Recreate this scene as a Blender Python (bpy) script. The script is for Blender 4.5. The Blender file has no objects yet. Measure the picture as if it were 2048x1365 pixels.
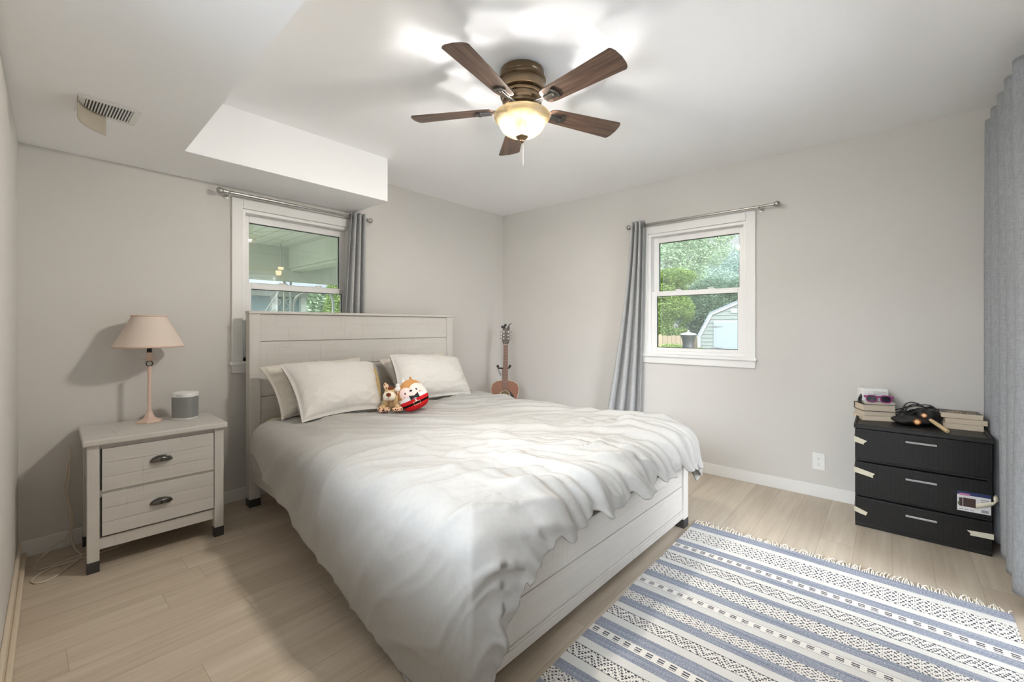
import bpy, bmesh, math, random
from mathutils import Vector, Matrix, Euler, noise as mnoise
R = math.radians
PI = math.pi
random.seed(11)
S = bpy.context.scene
COL = S.collection

# ------------------------------------------------------------------ camera
cam_d = bpy.data.cameras.new('camera')
cam_d.sensor_width = 36.0
cam_d.lens = 36.0 * 868.24 / 2048.0
cam_d.shift_y = -28.9 / 2048.0
cam_d.clip_start = 0.02
cam_d.clip_end = 300
cam = bpy.data.objects.new('camera', cam_d)
COL.objects.link(cam)
cam.location = (-3.6675, -3.3389, 1.1823)
cam.rotation_euler = (R(90), 0, 0.71731 - R(90))
S.camera = cam

# ------------------------------------------------------------------ colour / world / light
S.view_settings.view_transform = 'Standard'
S.view_settings.look = 'None'
S.view_settings.gamma = 1.0
S.view_settings.use_curve_mapping = False
S.view_settings.exposure = 1.66
S.cycles.max_bounces = 12
S.cycles.diffuse_bounces = 6
S.cycles.transparent_max_bounces = 16
S.cycles.caustics_reflective = False
S.cycles.caustics_refractive = False
S.cycles.sample_clamp_indirect = 6.0

W = bpy.data.worlds.new('sky')
S.world = W
W.use_nodes = True
wn = W.node_tree
wn.nodes.clear()
SKY_BACK, SKY_FRONT = .80, 13.6
_o = wn.nodes.new('ShaderNodeOutputWorld')
_b = wn.nodes.new('ShaderNodeBackground')
# overcast bright sky, much brighter on the sun side (in front of the house, -y) than over the back garden
_t = wn.nodes.new('ShaderNodeTexSky')
_t.sky_type = 'PREETHAM'
_t.turbidity = 6.0
_t.sun_direction = (-0.2, -0.6, 0.75)
_m = wn.nodes.new('ShaderNodeMix')
_m.data_type = 'RGBA'
_m.inputs[0].default_value = 0.85
_m.inputs[7].default_value = (0.86, 0.93, 1.0, 1)
wn.links.new(_t.outputs[0], _m.inputs[6])
_c = wn.nodes.new('ShaderNodeTexCoord')
_s = wn.nodes.new('ShaderNodeSeparateXYZ')
wn.links.new(_c.outputs['Generated'], _s.inputs[0])
_r = wn.nodes.new('ShaderNodeMapRange')
_r.interpolation_type = 'SMOOTHSTEP'
_r.inputs['From Min'].default_value = -0.25
_r.inputs['From Max'].default_value = -0.80
_r.inputs['To Min'].default_value = SKY_BACK
_r.inputs['To Max'].default_value = SKY_FRONT
_d = wn.nodes.new('ShaderNodeVectorMath'); _d.operation = 'DOT_PRODUCT'
_d.inputs[1].default_value = (0.88, 0.48, 0.0)
wn.links.new(_c.outputs['Generated'], _d.inputs[0])
wn.links.new(_d.outputs['Value'], _r.inputs['Value'])
wn.links.new(_m.outputs[2], _b.inputs[0])
_e = wn.nodes.new('ShaderNodeMapRange')     # dimmer towards the horizon
_e.interpolation_type = 'SMOOTHSTEP'
_e.inputs['From Min'].default_value = 0.02
_e.inputs['From Max'].default_value = 0.55
_e.inputs['To Min'].default_value = 0.3
_e.inputs['To Max'].default_value = 1.0
wn.links.new(_s.outputs[2], _e.inputs['Value'])
_x = wn.nodes.new('ShaderNodeMath'); _x.operation = 'MULTIPLY'
wn.links.new(_r.outputs[0], _x.inputs[0]); wn.links.new(_e.outputs[0], _x.inputs[1])
wn.links.new(_x.outputs[0], _b.inputs[1])
wn.links.new(_b.outputs[0], _o.inputs[0])

def lamp(name, kind, energy, color, loc, rot=(0, 0, 0), **kw):
    d = bpy.data.lights.new(name, kind)
    d.energy = energy
    d.color = color
    for k, v in kw.items():
        setattr(d, k, v)
    o = bpy.data.objects.new(name, d)
    COL.objects.link(o)
    o.location = loc
    o.rotation_euler = rot
    return o

# sun over the house roof, high and behind the back wall; lights only the garden
sun = lamp('sun', 'SUN', 1.0, (1.0, 0.95, 0.86), (0, 0, 10), angle=R(4))
sun.rotation_euler = Vector((0.25, -0.55, -0.80)).to_track_quat('-Z', 'Y').to_euler()
# sampling portals in the openings (they emit nothing themselves)
def portal(name, loc, rot, sx, sy):
    o = lamp(name, 'AREA', 1.0, (1, 1, 1), loc, rot, shape='RECTANGLE', size=sx, size_y=sy)
    o.data.cycles.is_portal = True
    return o
portal('portal_patio', (-1.38, -4.03, 1.03), (R(90), 0, 0), .85, 2.1)
portal('portal_left', (-3.99, -2.53, 1.27), (R(90), 0, R(-90)), 1.7, 1.7)
portal('portal_right', (0.17, -2.12, 1.47), (R(90), 0, R(90)), 0.8, 1.05)
portal('portal_back', (-2.245, 0.17, 1.47), (R(90), 0, R(180)), 0.8, 1.05)

# ------------------------------------------------------------------ materials
def nt(name):
    m = bpy.data.materials.new(name)
    m.use_nodes = True
    t = m.node_tree
    t.nodes.clear()
    return m, t, t.nodes.new('ShaderNodeOutputMaterial')

def N(t, typ, ins=None, **kw):
    n = t.nodes.new(typ)
    for k, v in kw.items():
        setattr(n, k, v)
    for k, v in (ins or {}).items():
        s = n.inputs[k]
        if hasattr(v, 'is_output') or isinstance(v, bpy.types.NodeSocket):
            t.links.new(v, s)
        else:
            s.default_value = v
    return n

def c4(c):
    return (c[0], c[1], c[2], 1.0)

def srgb(r, g, b):
    f = lambda x: (x / 255 / 12.92) if x / 255 <= 0.04045 else ((x / 255 + 0.055) / 1.055) ** 2.4
    return (f(r), f(g), f(b))

def mixc(t, fac, a, b, blend='MIX'):
    n = t.nodes.new('ShaderNodeMix')
    n.data_type = 'RGBA'
    n.blend_type = blend
    for i, v in ((0, fac), (6, a), (7, b)):
        if isinstance(v, bpy.types.NodeSocket):
            t.links.new(v, n.inputs[i])
        elif i == 0:
            n.inputs[0].default_value = v
        else:
            n.inputs[i].default_value = c4(v)
    return n.outputs[2]

def math_(t, op, a, b=0.0, c=0.0):
    n = t.nodes.new('ShaderNodeMath')
    n.operation = op
    for i, v in enumerate((a, b, c)):
        if isinstance(v, bpy.types.NodeSocket):
            t.links.new(v, n.inputs[i])
        else:
            n.inputs[i].default_value = v
    return n.outputs[0]

def obj_coord(t, scale=(1, 1, 1), rot=(0, 0, 0), kind='Object'):
    tc = t.nodes.new('ShaderNodeTexCoord')
    mp = N(t, 'ShaderNodeMapping', {'Vector': tc.outputs[kind], 'Scale': scale, 'Rotation': rot})
    return mp.outputs[0]

def noise_(t, vec, scale=5, detail=3, rough=0.5):
    return N(t, 'ShaderNodeTexNoise', {'Vector': vec, 'Scale': scale, 'Detail': detail, 'Roughness': rough}).outputs[0]

def ramp(t, fac, stops, interp='LINEAR'):
    n = t.nodes.new('ShaderNodeValToRGB')
    t.links.new(fac, n.inputs[0])
    cr = n.color_ramp
    cr.interpolation = interp
    while len(cr.elements) < len(stops):
        cr.elements.new(0.5)
    for e, (p, c) in zip(cr.elements, stops):
        e.position = p
        e.color = c4(c) if len(c) == 3 else c
    return n.outputs[0]

def principled(t, out, color, rough=0.5, metal=0.0, bump=None, bump_s=0.2, bump_d=0.01, spec=0.5, extra=None):
    p = t.nodes.new('ShaderNodeBsdfPrincipled')
    for k, v in (('Base Color', color), ('Roughness', rough), ('Metallic', metal)):
        if isinstance(v, bpy.types.NodeSocket):
            t.links.new(v, p.inputs[k])
        else:
            p.inputs[k].default_value = c4(v) if k == 'Base Color' else v
    p.inputs['Specular IOR Level'].default_value = spec
    for k, v in (extra or {}).items():
        p.inputs[k].default_value = v
    if bump is not None:
        b = N(t, 'ShaderNodeBump', {'Height': bump, 'Strength': bump_s, 'Distance': bump_d})
        t.links.new(b.outputs[0], p.inputs['Normal'])
    t.links.new(p.outputs[0], out.inputs[0])
    return p

def plain(name, c, rough=0.5, metal=0.0, var=0.04, nscale=8.0, spec=0.5, bump=0.0, extra=None):
    m, t, o = nt(name)
    v = noise_(t, obj_coord(t), nscale, 3)
    lo = tuple(max(0, x * (1 - var)) for x in c)
    hi = tuple(min(1, x * (1 + var)) for x in c)
    col = mixc(t, v, lo, hi)
    bm = noise_(t, obj_coord(t), nscale * 12, 2) if bump else None
    principled(t, o, col, rough, metal, bm, bump, 0.004, spec, extra)
    return m

MAT = {}
MAT['wall'] = plain('wall_paint', srgb(212, 209, 205), 0.85, var=0.02, nscale=2.5, spec=0.2, bump=0.06)
MAT['ceiling'] = plain('ceiling_paint', srgb(249, 249, 250), 0.9, var=0.015, nscale=2.0, spec=0.15, bump=0.05)
MAT['trim'] = plain('white_trim_paint', srgb(232, 231, 229), 0.45, var=0.03, nscale=6)
MAT['vinyl'] = plain('white_vinyl', srgb(236, 235, 234), 0.35, var=0.015)
MAT['rawwood'] = plain('raw_pine', srgb(220, 194, 160), 0.6, var=0.12, nscale=14)
MAT['black'] = plain('black_plastic', (0.012, 0.012, 0.014), 0.45)
MAT['darkcap'] = plain('dark_grey_foot_metal', srgb(66, 66, 66), 0.45, metal=0.3)
MAT['nickel'] = plain('brushed_nickel', srgb(176, 174, 170), 0.32, metal=1.0, var=0.06, nscale=40)
MAT['pewter'] = plain('dark_pewter', srgb(112, 110, 108), 0.3, metal=1.0, var=0.15, nscale=30)
MAT['bronze'] = plain('aged_bronze', srgb(128, 110, 88), 0.28, metal=1.0, var=0.12, nscale=12)
MAT['chain'] = plain('chain_metal', srgb(150, 140, 125), 0.4, metal=1.0)
MAT['whiteplastic'] = plain('white_plastic', srgb(236, 236, 235), 0.4)
MAT['cord'] = plain('beige_cord', srgb(214, 203, 186), 0.5)
MAT['blackseal'] = plain('window_gasket', (0.02, 0.02, 0.02), 0.6)

def make_floor():
    m, t, o = nt('oak_vinyl_plank')
    v0 = obj_coord(t)
    sx_ = N(t, 'ShaderNodeSeparateXYZ', {'Vector': v0})
    row = math_(t, 'FLOOR', math_(t, 'DIVIDE', sx_.outputs[1], 0.152))
    wn_ = N(t, 'ShaderNodeTexWhiteNoise', noise_dimensions='1D')
    t.links.new(row, wn_.inputs['W'])
    v = N(t, 'ShaderNodeCombineXYZ', {'X': math_(t, 'ADD', sx_.outputs[0], math_(t, 'MULTIPLY', wn_.outputs['Value'], 1.22)), 'Y': sx_.outputs[1]}).outputs[0]
    br = N(t, 'ShaderNodeTexBrick', {'Vector': v, 'Scale': 1.0, 'Mortar Size': 0.0012, 'Mortar Smooth': 0.2,
                                     'Brick Width': 1.22, 'Row Height': 0.152, 'Bias': 0.0,
                                     'Color1': (0.0, 0.0, 0.0, 1), 'Color2': (1, 1, 1, 1), 'Mortar': (0.5, 0.5, 0.5, 1)},
           offset=0.0, offset_frequency=2)
    shade = br.outputs['Color']
    # per-plank offset for the grain
    off = N(t, 'ShaderNodeVectorMath', {0: v}, operation='ADD')
    cmb = N(t, 'ShaderNodeCombineXYZ', {'X': math_(t, 'MULTIPLY', shade, 7.0), 'Y': math_(t, 'MULTIPLY', shade, 3.0)})
    t.links.new(cmb.outputs[0], off.inputs[1])
    mp = N(t, 'ShaderNodeMapping', {'Vector': off.outputs[0], 'Scale': (1.2, 22, 1)})
    g1 = noise_(t, mp.outputs[0], 1.6, 5, 0.6)
    mp2 = N(t, 'ShaderNodeMapping', {'Vector': off.outputs[0], 'Scale': (0.8, 5, 1)})
    g2 = noise_(t, mp2.outputs[0], 1.4, 3, 0.5)
    a = mixc(t, ramp(t, g1, [(0.3, (0, 0, 0)), (0.7, (1, 1, 1))]), srgb(178, 162, 141), srgb(214, 201, 181))
    b = mixc(t, ramp(t, g2, [(0.35, (0, 0, 0)), (0.7, (1, 1, 1))]), srgb(184, 170, 152), srgb(217, 206, 190))
    col = mixc(t, 0.5, a, b)
    col = mixc(t, math_(t, 'MULTIPLY', shade, 0.22), col, srgb(166, 151, 136))
    col = mixc(t, math_(t, 'MULTIPLY', br.outputs['Fac'], 0.45), col, srgb(96, 84, 72))
    principled(t, o, col, 0.42, bump=g1, bump_s=0.05, bump_d=0.003, spec=0.4)
    return m
MAT['floor'] = make_floor()

def make_whitewash(name, axis='x', cross=1.0):
    """whitewashed saw-marked pine; grain runs along the given local axis"""
    m, t, o = nt(name)
    sc = {'x': (1.5, 20, 20), 'z': (20, 20, 1.5), 'y': (20, 1.5, 20)}[axis]
    sx = {'x': (90, 4, 5), 'z': (5, 4, 90), 'y': (4, 90, 5)}[axis]
    v = obj_coord(t, sc)
    g = noise_(t, v, 2.0, 5, 0.65)
    saw = noise_(t, obj_coord(t, sx), 1.0, 2, 0.5)
    patch = noise_(t, obj_coord(t), 5.0, 3, 0.6)
    base = mixc(t, g, srgb(195, 191, 185), srgb(214, 211, 206))
    k1 = ramp(t, g, [(0.24, (1, 1, 1)), (0.36, (0, 0, 0))])
    k2 = math_(t, 'MULTIPLY', ramp(t, saw, [(0.26, (1, 1, 1)), (0.37, (0, 0, 0))]),
               ramp(t, patch, [(0.45, (0, 0, 0)), (0.62, (1, 1, 1))]))
    col = mixc(t, math_(t, 'MULTIPLY', k1, 0.35), base, srgb(150, 136, 120))
    col = mixc(t, math_(t, 'MULTIPLY', k2, 0.38 * cross), col, srgb(140, 128, 114))
    principled(t, o, col, 0.55, bump=math_(t, 'ADD', g, math_(t, 'MULTIPLY', saw, 0.7)), bump_s=0.25, bump_d=0.004, spec=0.3)
    return m
MAT['wash_x'] = make_whitewash('whitewash_wood_across', 'x')
MAT['wash_z'] = make_whitewash('whitewash_wood_upright', 'z')
MAT['wash_y'] = make_whitewash('whitewash_wood_along', 'y')

def make_fabric(name, c1, c2, scale=220, transl=0.0, rough=0.9, bump=0.2, weave=True):
    m, t, o = nt(name)
    v = obj_coord(t)
    if weave:
        a = noise_(t, obj_coord(t, (1, 1, 0.06)), scale, 2, 0.6)
        b = noise_(t, obj_coord(t, (0.08, 0.08, 1)), scale, 2, 0.6)
        f = math_(t, 'MULTIPLY', math_(t, 'ADD', a, b), 0.5)
        f = ramp(t, f, [(0.38, (0, 0, 0)), (0.62, (1, 1, 1))])
    else:
        f = noise_(t, v, scale, 3, 0.6)
    col = mixc(t, f, c1, c2)
    bsdf = t.nodes.new('ShaderNodeBsdfPrincipled')
    t.links.new(col, bsdf.inputs['Base Color'])
    bsdf.inputs['Roughness'].default_value = rough
    bsdf.inputs['Specular IOR Level'].default_value = 0.15
    bp = N(t, 'ShaderNodeBump', {'Height': f, 'Strength': bump, 'Distance': 0.002})
    t.links.new(bp.outputs[0], bsdf.inputs['Normal'])
    if transl > 0:
        tr = N(t, 'ShaderNodeBsdfTranslucent', {'Color': col})
        mx = N(t, 'ShaderNodeMixShader', {0: transl, 1: bsdf.outputs[0], 2: tr.outputs[0]})
        t.links.new(mx.outputs[0], o.inputs[0])
    else:
        t.links.new(bsdf.outputs[0], o.inputs[0])
    return m
MAT['curtain'] = make_fabric('grey_linen_curtain', srgb(150, 153, 157), srgb(176, 179, 183), 420, 0.12)
MAT['curtain_lit'] = make_fabric('lit_grey_linen_curtain', srgb(176, 177, 178), srgb(202, 203, 204), 420, 0.12)  # same linen, lightened to offset the shade in the deep folds
MAT['linen'] = make_fabric('off_white_cotton', srgb(166, 164, 160), srgb(178, 176, 172), 60, 0.0, weave=False, bump=0.08)
MAT['linen2'] = make_fabric('ivory_cotton_pillowcase', srgb(214, 211, 205), srgb(224, 221, 216), 60, 0.0, weave=False, bump=0.08)
MAT['satin'] = make_fabric('ivory_sateen_pillowcase', srgb(212, 206, 195), srgb(222, 216, 206), 30, 0.0, rough=0.5, weave=False, bump=0.05)
MAT['sheet'] = make_fabric('cream_sheet', srgb(224, 211, 186), srgb(234, 223, 200), 50, 0.0, weave=False)
MAT['tan_ticking'] = make_fabric('tan_pillow_ticking', srgb(176, 150, 104), srgb(206, 182, 136), 90, 0.0)
MAT['mattress'] = make_fabric('white_mattress', srgb(222, 216, 206), srgb(234, 230, 222), 120)
MAT['shade'] = make_fabric('speckled_lampshade', srgb(226, 207, 193), srgb(249, 239, 230), 330, 0.15, weave=False, bump=0.3)

def make_blade():
    m, t, o = nt('walnut_fan_blade')
    v = obj_coord(t, (2.2, 26, 26))
    g = noise_(t, v, 2.0, 6, 0.65)
    w = N(t, 'ShaderNodeTexWave', {'Vector': obj_coord(t, (0.8, 9, 9)), 'Scale': 1.5, 'Distortion': 7.0, 'Detail': 3.0,
                                   'Detail Scale': 1.2}, bands_direction='Y').outputs[1]
    f = math_(t, 'ADD', math_(t, 'MULTIPLY', g, 0.88), math_(t, 'MULTIPLY', w, 0.12))
    col = ramp(t, f, [(0.30, srgb(58, 43, 36)), (0.5, srgb(84, 64, 53)), (0.7, srgb(110, 86, 71))])
    principled(t, o, col, 0.38, bump=g, bump_s=0.05, bump_d=0.001)
    return m
MAT['blade'] = make_blade()

def make_glass(name, tint, refl=1.0, rough=0.0, haze=0.0):
    m, t, o = nt(name)
    tr = N(t, 'ShaderNodeBsdfTransparent', {'Color': c4(tint)})
    gl = N(t, 'ShaderNodeBsdfGlossy', {'Color': (1, 1, 1, 1), 'Roughness': rough})
    fr = N(t, 'ShaderNodeFresnel', {'IOR': 1.5})
    fac = math_(t, 'MULTIPLY', fr.outputs[0], refl)
    mx = N(t, 'ShaderNodeMixShader', {0: fac, 1: tr.outputs[0], 2: gl.outputs[0]})
    if haze:  # milky veil mixed into the glass to imitate haze over the view
        df = N(t, 'ShaderNodeBsdfTranslucent', {'Color': (.9, .93, .93, 1)})
        mx = N(t, 'ShaderNodeMixShader', {0: haze, 1: mx.outputs[0], 2: df.outputs[0]})
    t.links.new(mx.outputs[0], o.inputs[0])
    return m
MAT['glass'] = make_glass('window_glass', (0.968, 0.968, 0.964), 1.3, haze=0.06)
MAT['clearball'] = make_glass('clear_glass_ball', (0.86, 0.86, 0.84), 2.0)
MAT['deflector'] = None

def make_deflector():
    m, t, o = nt('smoky_clear_plastic')
    tr = N(t, 'ShaderNodeBsdfTransparent', {'Color': (0.86, 0.84, 0.8, 1)})
    df = N(t, 'ShaderNodeBsdfDiffuse', {'Color': c4(srgb(196, 186, 172))})
    mx = N(t, 'ShaderNodeMixShader', {0: 0.55, 1: tr.outputs[0], 2: df.outputs[0]})
    t.links.new(mx.outputs[0], o.inputs[0])
    return m
MAT['deflector'] = make_deflector()

def make_bowl():
    m, t, o = nt('alabaster_glass_bowl')
    v = noise_(t, obj_coord(t), 9.0, 4, 0.6)
    col = mixc(t, v, (0.046, 0.032, 0.0145), (0.066, 0.052, 0.029))
    tr = N(t, 'ShaderNodeBsdfTransparent', {'Color': (1.0, 0.96, 0.88, 1)})
    tl = N(t, 'ShaderNodeBsdfTranslucent', {'Color': col})
    df = N(t, 'ShaderNodeBsdfDiffuse', {'Color': (0.012, 0.010, 0.006, 1)})
    m1 = N(t, 'ShaderNodeMixShader', {0: 0.35, 1: tl.outputs[0], 2: df.outputs[0]})
    gl = N(t, 'ShaderNodeBsdfGlossy', {'Roughness': 0.2})
    m2 = N(t, 'ShaderNodeMixShader', {0: 0.06, 1: m1.outputs[0], 2: gl.outputs[0]})
    # made more opaque towards the rim to keep bulb light off soffit and ceiling
    sz = N(t, 'ShaderNodeSeparateXYZ', {'Vector': obj_coord(t)}).outputs[2]
    mr = N(t, 'ShaderNodeMapRange', {'Value': sz, 'From Min': -.300, 'From Max': -.240, 'To Min': .26, 'To Max': .93})
    m3 = N(t, 'ShaderNodeMixShader', {0: mr.outputs[0], 1: tr.outputs[0], 2: m2.outputs[0]})
    t.links.new(m3.outputs[0], o.inputs[0])
    return m
MAT['bowl'] = make_bowl()

def emit(name, c, s):
    m, t, o = nt(name)
    e = N(t, 'ShaderNodeEmission', {'Color': c4(c), 'Strength': s})
    t.links.new(e.outputs[0], o.inputs[0])
    return m
FAN_BULB = 950.0
MAT['bulb'] = emit('warm_bulb', (1.0, 0.965, 0.93), FAN_BULB)
MAT['reflectglow'] = emit('pane_reflection_glow', (1.0, 0.80, 0.48), .42)  # glow that imitates a reflection in the window_1 glass

# ------------------------------------------------------------------ mesh building
class MB:
    def __init__(self):
        self.v, self.f, self.mi, self.uv = [], [], [], {}
        self.cur = 0
    def add(self, verts, faces, M=None):
        o = len(self.v)
        for p in verts:
            p = Vector(p)
            self.v.append(M @ p if M else p)
        for f in faces:
            self.f.append(tuple(i + o for i in f))
            self.mi.append(self.cur)
        return o
    def box(self, a, b, M=None):
        x0, x1 = sorted((a[0], b[0])); y0, y1 = sorted((a[1], b[1])); z0, z1 = sorted((a[2], b[2]))
        vs = [(x0, y0, z0), (x1, y0, z0), (x1, y1, z0), (x0, y1, z0), (x0, y0, z1), (x1, y0, z1), (x1, y1, z1), (x0, y1, z1)]
        fs = [(0, 3, 2, 1), (4, 5, 6, 7), (0, 1, 5, 4), (1, 2, 6, 5), (2, 3, 7, 6), (3, 0, 4, 7)]
        self.add(vs, fs, M)
        return self
    def lathe(self, prof, seg=32, M=None, sx=1.0, sy=1.0, cap=True):
        vs, fs = [], []
        n = len(prof)
        for r, z in prof:
            for k in range(seg):
                a = 2 * PI * k / seg
                vs.append((r * math.cos(a) * sx, r * math.sin(a) * sy, z))
        for i in range(n - 1):
            for k in range(seg):
                k2 = (k + 1) % seg
                fs.append((i * seg + k, i * seg + k2, (i + 1) * seg + k2, (i + 1) * seg + k))
        if cap:
            if prof[0][0] > 1e-5: fs.append(tuple(reversed(range(seg))))
            if prof[-1][0] > 1e-5: fs.append(tuple((n - 1) * seg + k for k in range(seg)))
        self.add(vs, fs, M)
        return self
    def cyl(self, p, q, r, seg=16, r2=None):
        p, q = Vector(p), Vector(q)
        d = q - p
        M = Matrix.Translation(p) @ d.to_track_quat('Z', 'Y').to_matrix().to_4x4()
        return self.lathe([(r, 0), (r if r2 is None else r2, d.length)], seg, M)
    def sphere(self, c, r, seg=20, rings=12, M=None):
        if not hasattr(r, '__len__'): r = (r, r, r)
        prof = [(math.sin(PI * i / rings), -math.cos(PI * i / rings)) for i in range(rings + 1)]
        prof[0] = (0.0005, prof[0][1]); prof[-1] = (0.0005, prof[-1][1])
        T = Matrix.Translation(c) @ (M or Matrix.Identity(4)) @ Matrix.Diagonal((r[0], r[1], r[2], 1))
        return self.lathe(prof, seg, T)
    def tube(self, pts, r, seg=8, closed=False):
        pts = [Vector(p) for p in pts]
        n = len(pts)
        vs, fs = [], []
        up = Vector((0, 0, 1))
        prev = None
        for i, p in enumerate(pts):
            if closed: d = pts[(i + 1) % n] - pts[i - 1]
            else: d = pts[min(i + 1, n - 1)] - pts[max(i - 1, 0)]
            d = d.normalized() if d.length > 1e-9 else Vector((0, 0, 1))
            if prev is None:
                a = d.orthogonal().normalized()
            else:
                a = (prev - d * prev.dot(d))
                a = a.normalized() if a.length > 1e-6 else d.orthogonal().normalized()
            prev = a
            b = d.cross(a)
            rr = r[i] if hasattr(r, '__len__') else r
            for k in range(seg):
                w = 2 * PI * k / seg
                vs.append(p + (a * math.cos(w) + b * math.sin(w)) * rr)
        m = n if closed else n - 1
        for i in range(m):
            j = (i + 1) % n
            for k in range(seg):
                k2 = (k + 1) % seg
                fs.append((i * seg + k, i * seg + k2, j * seg + k2, j * seg + k))
        if not closed:
            fs.append(tuple(reversed(range(seg))))
            fs.append(tuple((n - 1) * seg + k for k in range(seg)))
        self.add(vs, fs)
        return self
    def prism(self, poly, z0, z1, M=None):
        n = len(poly)
        vs = [(x, y, z0) for x, y in poly] + [(x, y, z1) for x, y in poly]
        fs = [tuple(reversed(range(n))), tuple(range(n, 2 * n))]
        for i in range(n):
            j = (i + 1) % n
            fs.append((i, j, n + j, n + i))
        self.add(vs, fs, M)
        return self
    def grid(self, fn, nu, nv, M=None, wrap=False):
        vs = [fn(i / (nu if wrap else nu), j / nv) for j in range(nv + 1) for i in range(nu + (0 if wrap else 1))]
        w = nu if wrap else nu + 1
        fs = []
        for j in range(nv):
            for i in range(nu):
                i2 = (i + 1) % w
                fs.append((j * w + i, j * w + i2, (j + 1) * w + i2, (j + 1) * w + i))
        self.add(vs, fs, M)
        return self

WM = {}   # world matrix of each object
def mk(name, mb, mats, parent=None, smooth=False, bevel=0.0, world=False, solid=0.0, subsurf=0, bseg=2, fixn=True):
    me = bpy.data.meshes.new(name)
    vs = mb.v
    if world and parent is not None:
        inv = WM[parent].inverted()
        vs = [inv @ v for v in vs]
    me.from_pydata([tuple(v) for v in vs], [], mb.f)
    if not isinstance(mats, (list, tuple)): mats = [mats]
    for m in mats:
        me.materials.append(MAT[m] if isinstance(m, str) else m)
    if len(mats) > 1:
        me.polygons.foreach_set('material_index', mb.mi)
    b = bmesh.new()
    b.from_mesh(me)
    if fixn: bmesh.ops.recalc_face_normals(b, faces=b.faces)
    b.to_mesh(me)
    b.free()
    if smooth:
        me.polygons.foreach_set('use_smooth', [True] * len(me.polygons))
        if smooth != 'all':
            me.set_sharp_from_angle(angle=R(40))
    me.update()
    o = bpy.data.objects.new(name, me)
    COL.objects.link(o)
    if parent is not None:
        o.parent = parent
        WM[o] = WM[parent].copy()
    else:
        WM[o] = Matrix.Identity(4)
    if solid:
        md = o.modifiers.new('thick', 'SOLIDIFY'); md.thickness = solid; md.offset = 0
    if subsurf:
        md = o.modifiers.new('sub', 'SUBSURF'); md.levels = subsurf; md.render_levels = subsurf
    if bevel:
        md = o.modifiers.new('bev', 'BEVEL'); md.width = bevel; md.segments = bseg; md.limit_method = 'ANGLE'; md.angle_limit = R(40)
        md.harden_normals = False
    return o

def tag(o, label=None, cat=None, group=None, kind=None):
    if label: o['label'] = label
    if cat: o['category'] = cat
    if group: o['group'] = group
    if kind: o['kind'] = kind
    return o

def thing(name, label, cat, loc=(0, 0, 0), rz=0.0, group=None, kind=None, rot=None):
    o = bpy.data.objects.new(name, None)
    o.empty_display_size = 0.05
    COL.objects.link(o)
    o.location = loc
    o.rotation_euler = rot if rot is not None else (0, 0, rz)
    WM[o] = Matrix.Translation(loc) @ (Euler(rot).to_matrix().to_4x4() if rot is not None else Matrix.Rotation(rz, 4, 'Z'))
    return tag(o, label, cat, group, kind)

def copy_thing(o, loc, rz=None, label=None):
    c = o.copy(); COL.objects.link(c)
    c.location = loc
    if rz is not None: c.rotation_euler = (0, 0, rz)
    if label: c['label'] = label
    for ch in list(o.children):
        d = ch.copy(); COL.objects.link(d); d.parent = c
        for g in list(ch.children):
            e = g.copy(); COL.objects.link(e); e.parent = d
    return c

def struct(name, mb, mat, **kw):
    return tag(mk(name, mb, mat, **kw), kind='structure')

# ------------------------------------------------------------------ room shell
H = 2.44
YF = -3.87            # front wall
XL0, XL1 = -3.655, -3.815   # left wall runs very slightly out of square
WT = 0.15

b = MB(); b.box((-4.1, YF - WT, -0.12), (WT, WT, 0.0)); struct('floor', b, 'floor')
b = MB(); b.box((-4.1, YF - WT, H), (WT, WT, H + 0.12)); struct('ceiling', b, 'ceiling')

W1 = (-2.65, -1.84, 0.945, 1.995)     # window 1 opening in the back wall: x0 x1 z0 z1
W2 = (-2.515, -1.725, 0.945, 1.995)   # window 2 opening in the right wall: y0 y1 z0 z1
b = MB()
b.box((-3.9, 0, 0), (W1[0], WT, H)).box((W1[1], 0, 0), (WT, WT, H))
b.box((W1[0], 0, 0), (W1[1], WT, W1[2])).box((W1[0], 0, W1[3]), (W1[1], WT, H))
struct('wall_back', b, 'wall')
b = MB()
b.box((0, YF - WT, 0), (WT, W2[0], H)).box((0, W2[1], 0), (WT, 0, H))
b.box((0, W2[0], 0), (WT, W2[1], W2[2])).box((0, W2[0], W2[3]), (WT, W2[1], H))
struct('wall_right', b, 'wall')
b = MB()
lxw = lambda y: XL0 + (XL1 - XL0) * (y / YF)
def lseg(ya, yb, za, zb): b.prism([(lxw(ya), ya), (lxw(yb), yb), (lxw(yb) - WT, yb), (lxw(ya) - WT, ya)], za, zb)
W3 = (-3.35, -1.72, 0.45, 2.1)        # unseen side window beside the camera, added to let in fill light
lseg(0, W3[1], 0, H); lseg(W3[0], YF, 0, H); lseg(W3[1], W3[0], 0, W3[2]); lseg(W3[1], W3[0], W3[3], H)
struct('wall_left', b, 'wall')
D1 = (-1.78, -0.98, 0.0, 2.05)        # patio door opening
b = MB()
b.box((-4.0, YF - WT, 0), (D1[0], YF, H)).box((D1[1], YF - WT, 0), (0, YF, H)).box((D1[0], YF - WT, D1[3]), (D1[1], YF, H))
struct('wall_front', b, 'wall')

# dropped soffit along the back and left walls (L-shaped)
b = MB()
b.prism([(-3.66, -0.002), (-1.83, -0.002), (-1.83, -0.50), (-3.07, -0.50), (-3.17, YF + .001), (-3.81, YF + .001)], 2.12, H)
struct('soffit', b, 'ceiling')

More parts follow.
